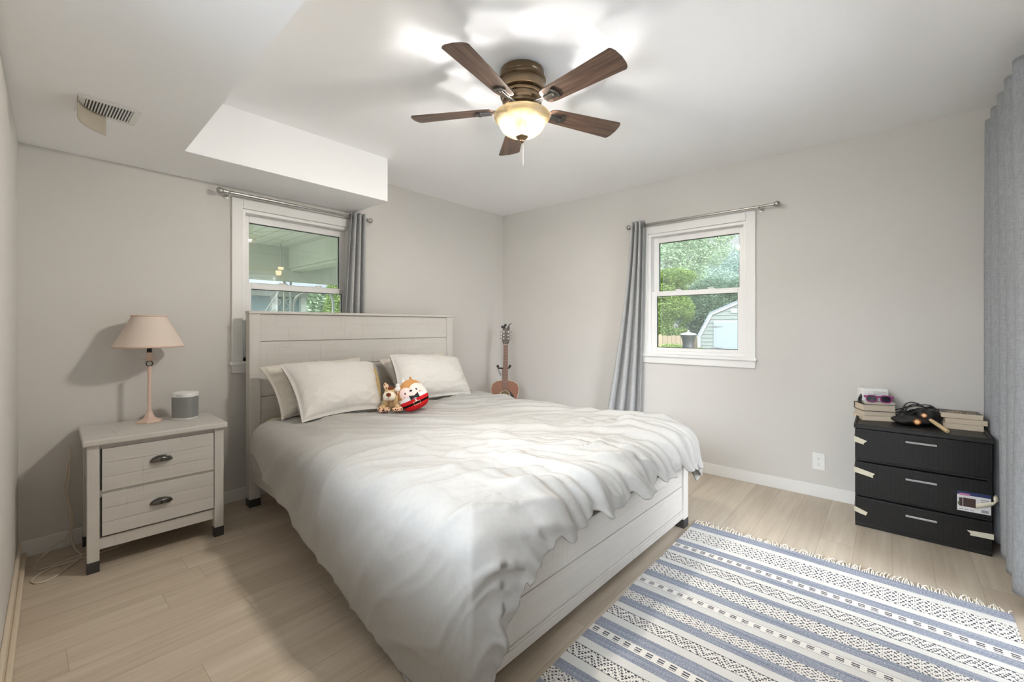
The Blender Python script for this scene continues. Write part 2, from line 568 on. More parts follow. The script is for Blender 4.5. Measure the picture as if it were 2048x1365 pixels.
# baseboards
def baseboard(name, mb, mat='trim'):
    return struct(name, mb, mat, bevel=0.004)
b = MB(); b.box((-3.65, -0.014, 0), (-0.014, 0, 0.086)); baseboard('baseboard_back', b)
b = MB(); b.box((-0.014, YF, 0), (0, -0.0, 0.086)); baseboard('baseboard_right', b)
lx = lambda y: XL0 + (XL1 - XL0) * (y / YF)
b = MB(); b.prism([(lx(-.016), -.016), (lx(-.016) + .014, -.016), (lx(YF) + .014, YF), (lx(YF), YF)], 0, 0.086)
b.prism([(lx(-.016) + .014, -.016), (lx(-.016) + .03, -.016), (lx(YF) + .03, YF), (lx(YF) + .014, YF)], 0, 0.03)
MAT['tan_trim'] = plain('tan_trim_paint', srgb(218, 204, 184), .5, var=.04)
baseboard('baseboard_left', b, 'tan_trim')
b = MB(); b.box((D1[1], YF, 0), (-0.015, YF + 0.014, 0.075)); baseboard('baseboard_front', b, 'rawwood')

# windows: local u along the wall, d outwards, z up
def window(name, op, mapf, label_side, sign):
    u0, u1, z0, z1 = op
    def bx(m, a, c):
        p, q = mapf(*a), mapf(*c)
        m.box(p, q)
    root = MB()
    # outer frame (jambs, head, sill pan)
    bx(root, (u0, 0.005, z0), (u0 + .028, .13, z1)); bx(root, (u1 - .028, 0.005, z0), (u1, .13, z1))
    bx(root, (u0 + .028, 0.005, z1 - .028), (u1 - .028, .13, z1)); bx(root, (u0 + .028, 0.02, z0), (u1 - .028, .13, z0 + .03))
    w = struct(name, root, 'vinyl', bevel=0.003)
    # casing on the room side
    c = MB()
    cw = .06
    bx(c, (u0 - cw, -.018, z0 - .005), (u0 + .006, .006, z1 + cw)); bx(c, (u1 - .006, -.018, z0 - .005), (u1 + cw, .006, z1 + cw))
    bx(c, (u0 + .006, -.018, z1 - .006), (u1 - .006, .006, z1 + cw))
    mk('casing', c, 'trim', w, bevel=0.003)
    s = MB()
    bx(s, (u0 - cw - .012, -.04, z0 - .022), (u1 + cw + .012, .03, z0 + .002))
    mk('sill', s, 'trim', w, bevel=0.006)
    a = MB()
    bx(a, (u0 - cw, -.02, z0 - .078), (u1 + cw, .0, z0 - .02))
    mk('apron', a, 'trim', w, bevel=0.004)
    g0, g1 = u0 + .072, u1 - .07
    zm0, zm1 = 1.446, 1.488
    def sash(nm, d0, d1, za, zb, gza, gzb, uu0, uu1):
        m = MB()
        bx(m, (uu0, d0, za), (g0, d1, zb)); bx(m, (g1, d0, za), (uu1, d1, zb))
        bx(m, (g0, d0, za), (g1, d1, gza)); bx(m, (g0, d0, gzb), (g1, d1, zb))
        so = mk(nm, m, 'vinyl', w, bevel=0.003)
        dm = (d0 + d1) / 2
        k = MB()
        t = .0035
        bx(k, (g0, dm - .008, gza), (g0 + t, dm + .008, gzb)); bx(k, (g1 - t, dm - .008, gza), (g1, dm + .008, gzb))
        bx(k, (g0, dm - .008, gza), (g1, dm + .008, gza + t)); bx(k, (g0, dm - .008, gzb - t), (g1, dm + .008, gzb))
        mk('gasket', k, 'blackseal' if sign else 'vinyl', so)
        g = MB(); bx(g, (g0, dm - .002, gza), (g1, dm + .002, gzb))
        if sign:   # the pane sits a touch out of square in its sash
            g.v = [Vector((v.x, v.y - .014 * (v.x - (g0 + g1) / 2), v.z)) for v in g.v]
        mk('pane', g, 'glass', so)
        return so
    sash('sash', .075, .115, zm0, z1 - .028, zm1, 1.918, u0 + .028, u1 - .028)
    lo = sash('sash', .028, .068, z0 + .03, zm1, 1.0, zm0, u0 + .028, u1 - .028)
    l = MB()
    for f in (.3, .7):
        uc = g0 + (g1 - g0) * f
        bx(l, (uc - .025, .03, zm1), (uc + .025, .055, zm1 + .006)); bx(l, (uc - .012, .022, zm1 + .006), (uc + .03, .045, zm1 + .012))
    mk('latch', l, 'whiteplastic', lo, bevel=0.002)
    return w
win1 = window('window_1', W1, lambda u, d, z: (u, d, z), 'back', True)
win2 = window('window_2', W2, lambda u, d, z: (d, u, z), 'right', True)
win3 = window('fill_window', W3, lambda u, d, z: (lxw(-2.45) - d * 1.0 + (.012 if d < 0 else 0), u, z), 'left', False)  # added out of view to brighten the room from the left
# patio door behind the curtain
b = MB()
x0, x1, z0, z1 = D1
b.box((x0, YF - .12, 0), (x0 + .06, YF - .02, z1)).box((x1 - .06, YF - .12, 0), (x1, YF - .02, z1))
b.box((x0, YF - .12, z1 - .06), (x1, YF - .02, z1)).box((x0, YF - .12, 0), (x1, YF - .02, .04))
door = struct('door_1', b, 'vinyl', bevel=0.004)
b = MB()
b.box((x0 + .06, YF - .075, .04), (x1 - .06, YF - .069, z1 - .06))
mk('pane', b, 'glass', door)
b = MB()
b.box((x0 - .06, YF, 0), (x0, YF + .015, z1 + .06)).box((x1, YF, 0), (x1 + .06, YF + .015, z1 + .06)).box((x0, YF, z1), (x1, YF + .015, z1 + .06))
mk('casing', b, 'rawwood', door, bevel=0.003)

# small black sash stop lying on window_1's sill
b = MB(); b.box((-2.645, -.030, .9475), (-2.575, .012, .962)); b.cyl((-2.64, -.01, .966), (-2.60, -.01, .966), .006, 10)
tag(mk('window_stop', b, 'black', bevel=0.003), 'small black plastic stop on the sill of the window beside the headboard', 'window stop')

# ------------------------------------------------------------------ curtain rods and curtains
def rod(label, p, q, wall_dir, brk):
    t = thing('curtain_rod', label, 'curtain rod', p, group=None)
    p, q = Vector(p), Vector(q)
    d = (q - p).normalized()
    m = MB(); m.cyl(p, q, .0085); m.cyl(p + d * .02, p + (q - p) * .45, .0105)
    mk('rod', m, 'nickel', t, smooth=True, world=True)
    for e, s in ((p, -1), (q, 1)):
        m = MB(); m.sphere(e + d * s * .026, .021); m.cyl(e - d * s * .002, e + d * s * .012, .013)
        mk('finial', m, 'nickel', t, smooth=True, world=True)
    wd = Vector(wall_dir)
    for f in brk:
        c = p + (q - p) * f
        L = abs((wd.x * c.x) if wd.x else (wd.y * (c.y - brkwall)))
        m = MB()
        m.cyl(c + Vector((0, 0, -.014)), c + Vector((0, 0, -.014)) + wd * (L - .004), .005)
        m.tube([c + Vector((0, 0, -.014)) + (d * math.cos(a) * 0 + wd * math.cos(a) + Vector((0, 0, 1)) * math.sin(a)) * .0145 + Vector((0, 0, .014)) for a in [PI * k / 10 + PI for k in range(11)]], .003)
        m.lathe([(.014, 0), (.014, .004)], 16, Matrix.Translation(c + Vector((0, 0, -.014)) + wd * (L - .004)) @ wd.to_track_quat('Z', 'Y').to_matrix().to_4x4())
        mk('bracket', m, 'nickel', t, smooth=True, world=True)
    return t
brkwall = 0.0
rod('brushed metal curtain rod with ball ends over the window behind the bed', (-2.77, -.08, 2.062), (-1.75, -.08, 2.062), (0, 1, 0), (.03,))
rod('brushed metal curtain rod with ball ends over the window facing the garden', (-.08, -1.61, 2.062), (-.08, -2.70, 2.062), (1, 0, 0), (.92,))
brkwall = YF
rod('metal curtain rod high on the wall carrying the long blue-grey curtain', (-.05, YF + .085, 2.305), (-2.4, YF + .085, 2.305), (0, -1, 0), (.02, .9))

def curtain(label, mapf, top, bot, ztop, zbot, nf, amp_t, amp_b, base, seed, phase=0.0, curve=1.0, nu=160, nv=70, mat='curtain_lit'):
    """folds run along u, depth d; mapf(u, d, z)"""
    def fn(s, v):
        z = ztop + (zbot - ztop) * v
        k = v ** curve
        u0 = top[0] + (bot[0] - top[0]) * k
        u1 = top[1] + (bot[1] - top[1]) * k
        n = mnoise.noise(Vector((s * 3.0 + seed, v * 2.2, seed * 1.7)))
        n2 = mnoise.noise(Vector((s * 7.0 + seed, v * 1.4, seed * 3.1)))
        ss = s + .018 * n * v
        amp = (amp_t + (amp_b - amp_t) * k) * (1 + .35 * n2 * min(1, v * 3))
        w = math.cos(2 * PI * nf * ss + phase)
        w = math.copysign(abs(w) ** .75, w)
        d = base + amp * w + .006 * n * v
        u = u0 + (u1 - u0) * ss + .25 * (u1 - u0) / nf * .35 * math.sin(4 * PI * nf * ss + 2 * phase) * .5
        return mapf(u, d, z)
    m = MB(); m.grid(fn, nu, nv)
    o = mk('curtain', m, mat, smooth='all', solid=.0025)
    tag(o, label, 'curtain')
    return o
cu1 = curtain('narrow grey curtain bunched at the right of the window behind the headboard', lambda u, d, z: (u, -d, z),
        (-1.905, -1.768), (-2.02, -1.766), 2.10, .35, 3.4, .034, .036, .080, 3.0, 0.2)
cu2 = curtain('grey curtain bunched at the left of the garden window and flaring towards the floor', lambda u, d, z: (-d, u, z),
        (-1.735, -1.615), (-1.70, -1.30), 2.10, .03, 3.3, .036, .045, .080, 8.0, 0.4, 1.35)
cu3 = curtain('long blue-grey curtain hanging beside the black plastic drawers', lambda u, d, z: (u, YF + d, z),
        (-.055, -.93), (-.03, -1.0), 2.345, .045, 4.75, .048, .048, .080, 5.0, 0.0, mat='curtain')
def grommets(parent, pts, axis):
    for p in pts:
        p = Vector(p)
        m = MB()
        ax = Vector(axis)
        o1 = ax.orthogonal().normalized(); o2 = ax.cross(o1)
        m.tube([p + (o1 * math.cos(2 * PI * k / 20) + o2 * math.sin(2 * PI * k / 20)) * .02 for k in range(20)], .0035, 8, True)
        mk('grommet', m, 'pewter', parent, smooth=True, world=True)
grommets(cu1, [(-1.9, -.08, 2.062), (-1.855, -.08, 2.062), (-1.815, -.08, 2.062), (-1.775, -.08, 2.062)], (1, 0, 0))
grommets(cu2, [(-.08, -1.73, 2.062), (-.08, -1.69, 2.062), (-.08, -1.65, 2.062), (-.08, -1.62, 2.062)], (0, 1, 0))

# ------------------------------------------------------------------ ceiling fan
FC = Vector((-2.027, -1.973, 0))
fan = thing('ceiling_fan', 'bronze flush-mount ceiling fan with five walnut blades and a glowing glass bowl', 'ceiling fan', (FC.x, FC.y, H))
def fz(z): return z - H
m = MB()
m.lathe([(.095, 0), (.107, -.008), (.109, -.03), (.104, -.036), (.112, -.042), (.118, -.05), (.118, -.056), (.110, -.062), (.117, -.085), (.114, -.108), (.100, -.114),
         (.102, -.120), (.108, -.125), (.106, -.132), (.096, -.136), (.097, -.155), (.088, -.165), (.093, -.170), (.090, -.180), (.06, -.186), (.058, -.21), (.05, -.226)], 48)
mk('motor_housing', m, 'bronze', fan, smooth=True)
m = MB(); m.lathe([(.062, fz(2.236)), (.070, fz(2.232)), (.074, fz(2.228)), (.074, fz(2.222)), (.06, fz(2.218)), (.05, fz(2.214)), (.02, fz(2.205)), (.006, fz(2.2)), (.006, fz(2.125))], 32)
mk('light_kit', m, 'bronze', fan, smooth=True)
m = MB()
bp = [(.1345, 2.223), (.138, 2.219), (.1385, 2.213), (.1345, 2.206), (.1285, 2.199), (.121, 2.190), (.1145, 2.179), (.109, 2.167), (.102, 2.154), (.092, 2.142), (.077, 2.132), (.057, 2.1245), (.033, 2.121), (.008, 2.1205)]
m.lathe([(r, fz(z)) for r, z in bp], 56, cap=False)
mk('light_bowl', m, 'bowl', fan, smooth='all')
m = MB(); m.lathe([(.004, fz(2.128)), (.028, fz(2.119)), (.030, fz(2.115)), (.026, fz(2.108)), (.013, fz(2.102)), (.011, fz(2.097)), (.012, fz(2.092)), (.007, fz(2.086)), (.001, fz(2.084))], 28)
mk('finial', m, 'bronze', fan, smooth=True)
m = MB()
for k in range(24): m.sphere((.004, -.004, fz(2.085 - k * .0045)), .0014, 6, 4)
m.cyl((.004, -.004, fz(2.09)), (.004, -.004, fz(1.975)), .0005, 5)
mk('pull_chain', m, 'chain', fan)
for k in range(3):
    a = R(35 + 120 * k)
    m = MB(); m.lathe([(.001, -.024), (.012, -.021), (.018, -.008), (.019, .004), (.014, .018), (.009, .026), (.008, .034)], 16, Matrix.Translation((.062 * math.cos(a), .062 * math.sin(a), fz(2.170))))
    mk('bulb', m, 'bulb', fan, smooth=True)
    m = MB(); m.lathe([(.0225, fz(2.167)), (.0225, fz(2.196)), (.0215, fz(2.206)), (.014, fz(2.210)), (.012, fz(2.2245))], 20, Matrix.Translation((.062 * math.cos(a), .062 * math.sin(a), 0)))  # cup drawn down over the bulb to cut its up-light
    mk('bulb_socket_shade', m, 'bronze', fan, smooth=True)
def blade_mesh():
    m = MB()
    pts = []
    r0, r1 = .155, .560
    n = 14
    prof = []
    for i in range(n + 1):
        t = i / n
        prof.append((r0 + (r1 - r0) * t, .048 + .018 * t))
    # rounded root and rounded tip corners
    up = [(r0 - .012, .012), (r0 - .010, .028), (r0, .042)] + [(x, w) for x, w in prof[1:-1]] + [(r1 - .012, .066), (r1 - .003, .058), (r1 + .004, .040), (r1 + .008, .0)]
    poly = up + [(x, -w) for x, w in reversed(up[:-1])]
    m.prism(poly, -.003, .003)
    return m
def iron_mesh():
    m = MB()
    m.box((.075, -.011, -.004), (.165, .011, .004))
    m.box((.155, -.016, -.014), (.215, .016, -.0032))
    m.prism([(.215 + .02 * math.sin(PI * k / 12) , .034 * math.cos(PI * k / 12)) for k in range(13)], -.012, -.0032)
    m.box((.16, -.020, -.006), (.222, .020, -.0031))
    m.cyl((.213, 0, -.0165), (.213, 0, -.004), .006, 12)
    return m
bl0 = None
for k in range(5):
    a = R(-168 + 72 * k)
    Mx = Matrix.Rotation(a, 4, 'Z') @ Matrix.Rotation(R(-12), 4, 'X')
    if bl0 is None:
        bl = mk('blade', blade_mesh(), 'blade', fan, bevel=.0015)
        ir = mk('blade_iron', iron_mesh(), 'pewter', bl, bevel=.0015)
        bl0 = (bl, ir)
    else:
        bl = bl0[0].copy(); COL.objects.link(bl); bl.parent = fan
        ir = bl0[1].copy(); COL.objects.link(ir); ir.parent = bl
    bl.matrix_basis = Matrix.Translation((0, 0, fz(2.252))) @ Mx

# ------------------------------------------------------------------ air vent on the soffit
vent = thing('air_vent', 'white ceiling air vent with dark slots on the dropped soffit', 'air vent', (-3.40, -.785, 2.12))
m = MB()
m.box((-.10, -.105, -.006), (.10, -.075, 0)).box((-.10, .075, -.006), (.10, .105, 0)).box((-.10, -.075, -.006), (-.075, .075, 0)).box((.075, -.075, -.006), (.10, .075, 0))
mk('frame', m, 'trim', vent, bevel=.002)
m = MB(); m.box((-.075, -.075, -.0015), (.075, .075, -.0005))
mk('duct_opening', m, 'black', vent)
m = MB()
for k in range(15):
    x = -.07 + k * .01
    m.box((x - .0022, -.075, -.007), (x + .0022, .075, -.0016))
mk('louvres', m, 'trim', vent)
m = MB()
def dfl(s, v):
    a = s * R(80)
    return (-.10 + .105 * (1 - math.cos(a)) * 1.15, -.085 + .155 * math.sin(a), -.006 - .075 * v - .01 * s * v)
m.grid(dfl, 20, 6)
o = mk('deflector', m, 'deflector', vent, smooth='all', solid=.002)
o['label'] = 'curved smoky clear plastic deflector'

# ------------------------------------------------------------------ outlet
ou = thing('wall_outlet', 'white duplex wall outlet low on the grey wall beside the black drawers', 'outlet', (0, -2.963, .247))
m = MB(); m.box((-.006, -.036, -.058), (0, .036, .058)); mk('cover_plate', m, 'whiteplastic', ou, bevel=.003)
for s in (-1, 1):
    m = MB()
    zc = s * .0195
    m.prism([(.0165 * math.cos(2 * PI * k / 24), max(-.0125, min(.0125, .0165 * math.sin(2 * PI * k / 24))) + zc) for k in range(24)], 0, .002,
            Matrix(((0, 0, -1, -.006), (1, 0, 0, 0), (0, 1, 0, 0), (0, 0, 0, 1))))
    so = mk('socket', m, 'whiteplastic', ou)
    m = MB()
    m.box((-.0085, -.0075, zc + .001), (-.0078, -.0055, zc + .008)).box((-.0085, .0055, zc + .001), (-.0078, .0075, zc + .007))
    m.cyl((-.0085, 0, zc - .007), (-.0078, 0, zc - .007), .0024, 10)
    mk('slots', m, 'black', so)

# ------------------------------------------------------------------ nightstand
ns = thing('nightstand', 'whitewashed two-drawer wooden nightstand with dark cup pulls', 'nightstand', (-3.155, -.25, 0), R(-2.2))
NW, ND, NH = .560, .445, .64
hw, y0, y1 = .278, -.225, .205
m = MB(); m.box((-.293, -.245, .612), (.293, .215, .64)); mk('top', m, 'wash_x', ns, bevel=.005)
for sx in (-1, 1):
    for yy in (y0, y1 - .045):
        m = MB(); xa = sx * hw; xb = sx * (hw - .044)
        m.box((xa, yy, .052), (xb, yy + .045, .612)); lg = mk('leg', m, 'wash_z', ns, bevel=.003)
        m = MB(); m.box((xa + sx * .0008, yy - .0008, 0), (xb - sx * .0008, yy + .0458, .052)); mk('foot_cap', m, 'darkcap', lg, bevel=.002)
    m = MB(); m.box((sx * (hw - .008), y0 + .045, .11), (sx * (hw - .026), y1 - .045, .612)); mk('side_panel', m, 'wash_y', ns)
m = MB(); m.box((-hw + .044, y1 - .02, .11), (hw - .044, y1 - .008, .612)); mk('back_panel', m, 'wash_x', ns)
m = MB()
m.box((-hw + .044, y0 + .016, .10), (hw - .044, y0 + .04, .155)).box((-hw + .044, y0 + .016, .352), (hw - .044, y0 + .04, .386)).box((-hw + .044, y0 + .016, .588), (hw - .044, y0 + .04, .612))
m.box((-hw + .044, y0 + .03, .155), (-hw + .05, y0 + .05, .588))
mk('front_rail', m, 'wash_x', ns, bevel=.002)
m = MB(); m.box((-hw + .044, y0 + .04, .15), (hw - .044, y0 + .05, .59)); mk('interior', m, 'black', ns)
for za, zb in ((.165, .366), (.382, .588)):
    m = MB()
    xl, xr = -hw + .053, hw - .047
    hh = (zb - za) / 3
    for k in range(3):
        m.box((xl, y0 + .004, za + k * hh), (xr, y0 + .03, za + (k + 1) * hh - (.0008 if k < 2 else 0)))
    m.box((xl + .01, y0 + .03, za + .01), (xr - .01, y1 - .03, zb - .02))
    dr = mk('drawer', m, 'wash_x', ns, bevel=.0015)
    # cup pull: half dome with a rim
    zc = (za + zb) / 2 + .006
    m = MB()
    def cup(s, v):
        a = s * PI
        e = v * PI / 2
        return (.043 * math.cos(a) * math.cos(e) ** .8, y0 + .003 - .022 * math.sin(e), zc - .008 + .026 * math.sin(a) * math.cos(e * .55))
    m.grid(cup, 24, 10)
    m.tube([(.044 * math.cos(PI * k / 24), y0 + .002, zc - .008 + .027 * math.sin(PI * k / 24)) for k in range(25)], .003, 8)
    mk('handle', m, 'pewter', dr, smooth='all', solid=.0015)

# ------------------------------------------------------------------ table lamp
LX, LY = -3.163, -.165
tl = thing('table_lamp', 'pale pink candlestick table lamp with a speckled tapered shade', 'lamp', (LX, LY, .64))
MAT['pinkmetal'] = plain('pale_pink_paint', srgb(222, 196, 180), 0.5, var=0.08, nscale=40, bump=0.15)
m = MB()
def hexr(seg, r): return r
for i, (r, z, nseg) in enumerate([]): pass
m.lathe([(.062, 0), (.064, .004), (.060, .010), (.040, .017), (.027, .026), (.019, .044), (.0145, .060)], 6, Matrix.Rotation(R(12), 4, 'Z'))
mk('base', m, 'pinkmetal', tl, bevel=.002)
m = MB(); m.lathe([(.0125, .052), (.0135, .058), (.0105, .066), (.0088, .09), (.0085, .28), (.0105, .292), (.0092, .30), (.012, .306), (.009, .312), (.006, .316)], 20)
mk('stem', m, 'pinkmetal', tl, smooth=True)
m = MB(); m.sphere((0, 0, .332), .018, 20, 12); mk('glass_ball', m, 'clearball', tl, smooth='all')
m = MB(); m.lathe([(.004, .346), (.012, .349), (.034, .3555), (.0345, .3575), (.015, .356), (.0135, .358), (.0135, .394), (.010, .396)], 24)
mk('candle_cup', m, 'pinkmetal', tl, smooth=True)
m = MB(); m.lathe([(.0118, .394), (.0118, .412), (.009, .42), (.009, .44)], 20); mk('socket', m, 'black', tl, smooth=True)
m = MB()
m.lathe([(.157, .425), (.155, .438), (.078, .598), (.077, .604)], 56, cap=False)
sh = mk('lamp_shade', m, 'shade', tl, smooth='all', solid=.0015)
MAT['shadetrim'] = plain('pink_shade_trim', srgb(220, 190, 172), .8)
m = MB(); m.tube([(.1572 * math.cos(2 * PI * k / 56), .1572 * math.sin(2 * PI * k / 56), .429) for k in range(56)], .004, 6, True)
mk('trim_band', m, 'shadetrim', sh, smooth='all')
m = MB(); m.tube([(.0782 * math.cos(2 * PI * k / 48), .0782 * math.sin(2 * PI * k / 48), .601) for k in range(48)], .004, 6, True)
mk('trim_band', m, 'shadetrim', sh, smooth='all')
m = MB()
for k in range(3):
    a = 2 * PI * k / 3
    m.cyl((0, 0, .592), (.077 * math.cos(a), .077 * math.sin(a), .598), .0015, 6)
m.cyl((0, 0, .44), (0, 0, .594), .002, 6)
mk('shade_carrier', m, 'nickel', tl)

# ------------------------------------------------------------------ speaker
sp = thing('speaker', 'small grey mesh speaker with white top standing beside the pink lamp', 'speaker', (-3.005, -.205, .64), R(-44))
def rsq(a, r, e=4.0):
    c, s = math.cos(a), math.sin(a)
    k = (abs(c) ** e + abs(s) ** e) ** (-1 / e)
    return (r * k * c, r * k * s * .92)
def sq_lathe(prof, e=4.0, seg=48):
    m = MB()
    vs, fs = [], []
    for r, z in prof:
        for k in range(seg):
            x, y = rsq(2 * PI * k / seg, r, e); vs.append((x, y, z))
    for i in range(len(prof) - 1):
        for k in range(seg):
            k2 = (k + 1) % seg
            fs.append((i * seg + k, i * seg + k2, (i + 1) * seg + k2, (i + 1) * seg + k))
    fs.append(tuple(reversed(range(seg)))); fs.append(tuple((len(prof) - 1) * seg + k for k in range(seg)))
    m.add(vs, fs)
    return m
MAT['grille'] = plain('grey_speaker_mesh', srgb(140, 141, 142), .45, metal=.0, var=.1, nscale=400)
mk('base', sq_lathe([(.054, 0), (.0575, .003), (.059, .012)], 3.2), 'whiteplastic', sp, smooth=True)
mk('grille', sq_lathe([(.0585, .012), (.0585, .132)], 3.2), 'grille', sp, smooth=True)
mk('top_cap', sq_lathe([(.059, .132), (.0595, .148), (.0575, .155), (.051, .157), (.049, .154), (.02, .1535)], 3.2), 'whiteplastic', sp, smooth=True)
def text(name, s, size, mat, parent, M, ext=.0003, align='CENTER'):
    c = bpy.data.curves.new(name, 'FONT')
    c.body = s; c.size = size; c.extrude = ext; c.align_x = align; c.align_y = 'CENTER'
    c.materials.append(MAT[mat] if isinstance(mat, str) else mat)
    o = bpy.data.objects.new(name, c)
    COL.objects.link(o)
    me = bpy.data.meshes.new_from_object(o)
    bpy.data.objects.remove(o)
    o = bpy.data.objects.new(name, me)
    COL.objects.link(o)
    o.parent = parent
    o.matrix_basis = M
    WM[o] = WM[parent] @ M
    return o
MAT['greyink'] = plain('grey_ink', srgb(150, 150, 150), .6)
text('logo', 'SONOS', .009, 'greyink', sp, Matrix.Translation((0, -.0552, .141)) @ Matrix.Rotation(R(90), 4, 'X'))

# ------------------------------------------------------------------ power cord on the floor
def smooth_path(pts, n=12):
    pts = [Vector(p) for p in pts]
    out = []
    for i in range(len(pts) - 1):
        p0 = pts[max(i - 1, 0)]; p1 = pts[i]; p2 = pts[i + 1]; p3 = pts[min(i + 2, len(pts) - 1)]
        for k in range(n):
            t = k / n
            out.append(.5 * ((2 * p1) + (-p0 + p2) * t + (2 * p0 - 5 * p1 + 4 * p2 - p3) * t * t + (-p0 + 3 * p1 - 3 * p2 + p3) * t ** 3))
    out.append(pts[-1])
    return out
m = MB()
m.tube(smooth_path([(-3.475, -.03, .55), (-3.475, -.035, .40), (-3.485, -.05, .30), (-3.47, -.06, .20), (-3.47, -.07, .09), (-3.46, -.12, .02), (-3.44, -.20, .004),
                    (-3.47, -.27, .004), (-3.55, -.38, .004), (-3.60, -.385, .004), (-3.612, -.33, .004), (-3.56, -.26, .004), (-3.47, -.235, .004), (-3.40, -.24, .005),
                    (-3.30, -.22, .004), (-3.22, -.16, .004)]), .004, 8)
m.tube(smooth_path([(-3.468, -.03, .52), (-3.49, -.045, .33), (-3.462, -.06, .16), (-3.49, -.075, .07), (-3.53, -.09, .052), (-3.585, -.12, .010), (-3.605, -.17, .004),
                    (-3.60, -.22, .004), (-3.57, -.235, .004), (-3.50, -.21, .004), (-3.44, -.21, .010), (-3.38, -.19, .004), (-3.26, -.12, .004)]), .0032, 8)
tag(mk('power_cord', m, 'cord', smooth='all'), 'beige power cord looped on the floor behind the nightstand', 'cord')

# ------------------------------------------------------------------ bed
BR = R(-1.7)
bed = thing('bed', 'whitewashed plank bed frame with a tall panel headboard', 'bed', (-1.812, -.145, 0), BR)
hwid = .848
# headboard
for sx in (-1, 1):
    m = MB(); m.box((sx * hwid, -.075, .05), (sx * (hwid - .066), 0, 1.268)); pt = mk('headboard_post', m, 'wash_z', bed, bevel=.003)
    m = MB(); m.box((sx * (hwid + .001), -.076, 0), (sx * (hwid - .067), .001, .05)); mk('foot_cap', m, 'darkcap', pt, bevel=.002)
m = MB(); m.box((-hwid - .004, -.080, 1.268), (hwid + .004, .004, 1.286)); mk('top_rail', m, 'wash_x', bed, bevel=.003)
m = MB()
xi = hwid - .066
edges = [.40, .53, .715, .90, 1.083, 1.268]
for a, c in zip(edges[:-1], edges[1:]):
    m.box((-xi, -.062, a + .002), (xi, -.02, c - .002))
m.box((-xi, -.045, .40), (xi, -.02, 1.268))
mk('headboard_panel', m, 'wash_x', bed, bevel=.0015)
FY = -2.262
for sx in (-1, 1):
    m = MB(); m.box((sx * hwid, FY, .05), (sx * (hwid - .066), FY + .06, .387)); pt = mk('footboard_post', m, 'wash_z', bed, bevel=.003)
    m = MB(); m.box((sx * (hwid + .001), FY - .001, 0), (sx * (hwid - .067), FY + .061, .05)); mk('foot_cap', m, 'darkcap', pt, bevel=.002)
    m = MB(); m.box((sx * (hwid - .012), FY + .06, .17), (sx * (hwid - .04), -.075, .36)); mk('side_rail', m, 'wash_y', bed, bevel=.003)
m = MB()
for a, c in ((.098, .243), (.247, .372)):
    m.box((-xi, FY + .012, a), (xi, FY + .05, c))
m.box((-xi, FY + .02, .09), (xi, FY + .045, .372))
mk('footboard_panel', m, 'wash_x', bed, bevel=.0015)
m = MB(); m.box((-xi, FY + .002, .062), (xi, FY + .056, .098)); m.box((-xi, FY + .004, .098), (xi, FY + .012, .106)); m.box((-xi, FY + .002, .372), (xi, FY + .056, .387))
mk('footboard_rail', m, 'wash_x', bed, bevel=.002)
m = MB()
for k in range(12):
    y = -.16 - k * .178
    m.box((-.80, y - .05, .225), (.80, y + .05, .243))
mk('slats', m, 'rawwood', bed)
m = MB()
def mat_fn():
    m = MB(); m.box((-.765, -2.185, .245), (.765, -.085, .555)); return m
tag(mk('mattress', mat_fn(), 'mattress', None, bevel=.05, bseg=4), 'white mattress in a cream sheet lying on the plank bed frame', 'mattress')
mt = bpy.data.objects['mattress']
mt.location = (-1.812, -.145, 0); mt.rotation_euler = (0, 0, BR)
WM[mt] = Matrix.Translation((-1.812, -.145, 0)) @ Matrix.Rotation(BR, 4, 'Z')
def fitted(s, v):
    x = -.775 + 1.55 * s; y = -.088 - .75 * v
    ex = min(1.0, (.775 - abs(x)) / .06)
    z = .566 - .05 * (1 - math.sqrt(max(0, 1 - (1 - ex) ** 2)))
    return (x, y, z)
m = MB(); m.grid(fitted, 60, 24)
mk('fitted_sheet', m, 'sheet', mt, smooth='all', solid=.003)

# ---- duvet: draped parametric cloth in the bed's own frame
def ridged(p, f=1.0):
    return 1 - abs(mnoise.noise(p * f)) * 2
def lerp_table(t, tab):
    if t <= tab[0][0]: return tab[0][1]
    for (a, va), (c, vc) in zip(tab[:-1], tab[1:]):
        if t <= c:
            k = (t - a) / (c - a)
            k = k * k * (3 - 2 * k)
            return va + (vc - va) * k
    return tab[-1][1]
XM = .800
Y0, YM = -.33, -2.19
ZT = .598
RAD = .115
def left_drop(y):     # overhang on the left as a function of distance from the head
    return lerp_table(-y, [(.3, .20), (.42, .22), (.55, .30), (.78, .37), (.97, .43), (1.25, .50), (1.5, .58), (1.75, .66), (2.0, .72), (2.3, .74)])
def right_drop(y):
    return lerp_table(-y, [(.3, .22), (1.2, .26), (2.0, .30), (2.3, .34)])
def foot_drop(x):
    return lerp_table(x, [(-.85, .48), (-.78, .40), (-.70, .28), (-.60, .245), (0, .235), (.5, .235), (.8, .26)])
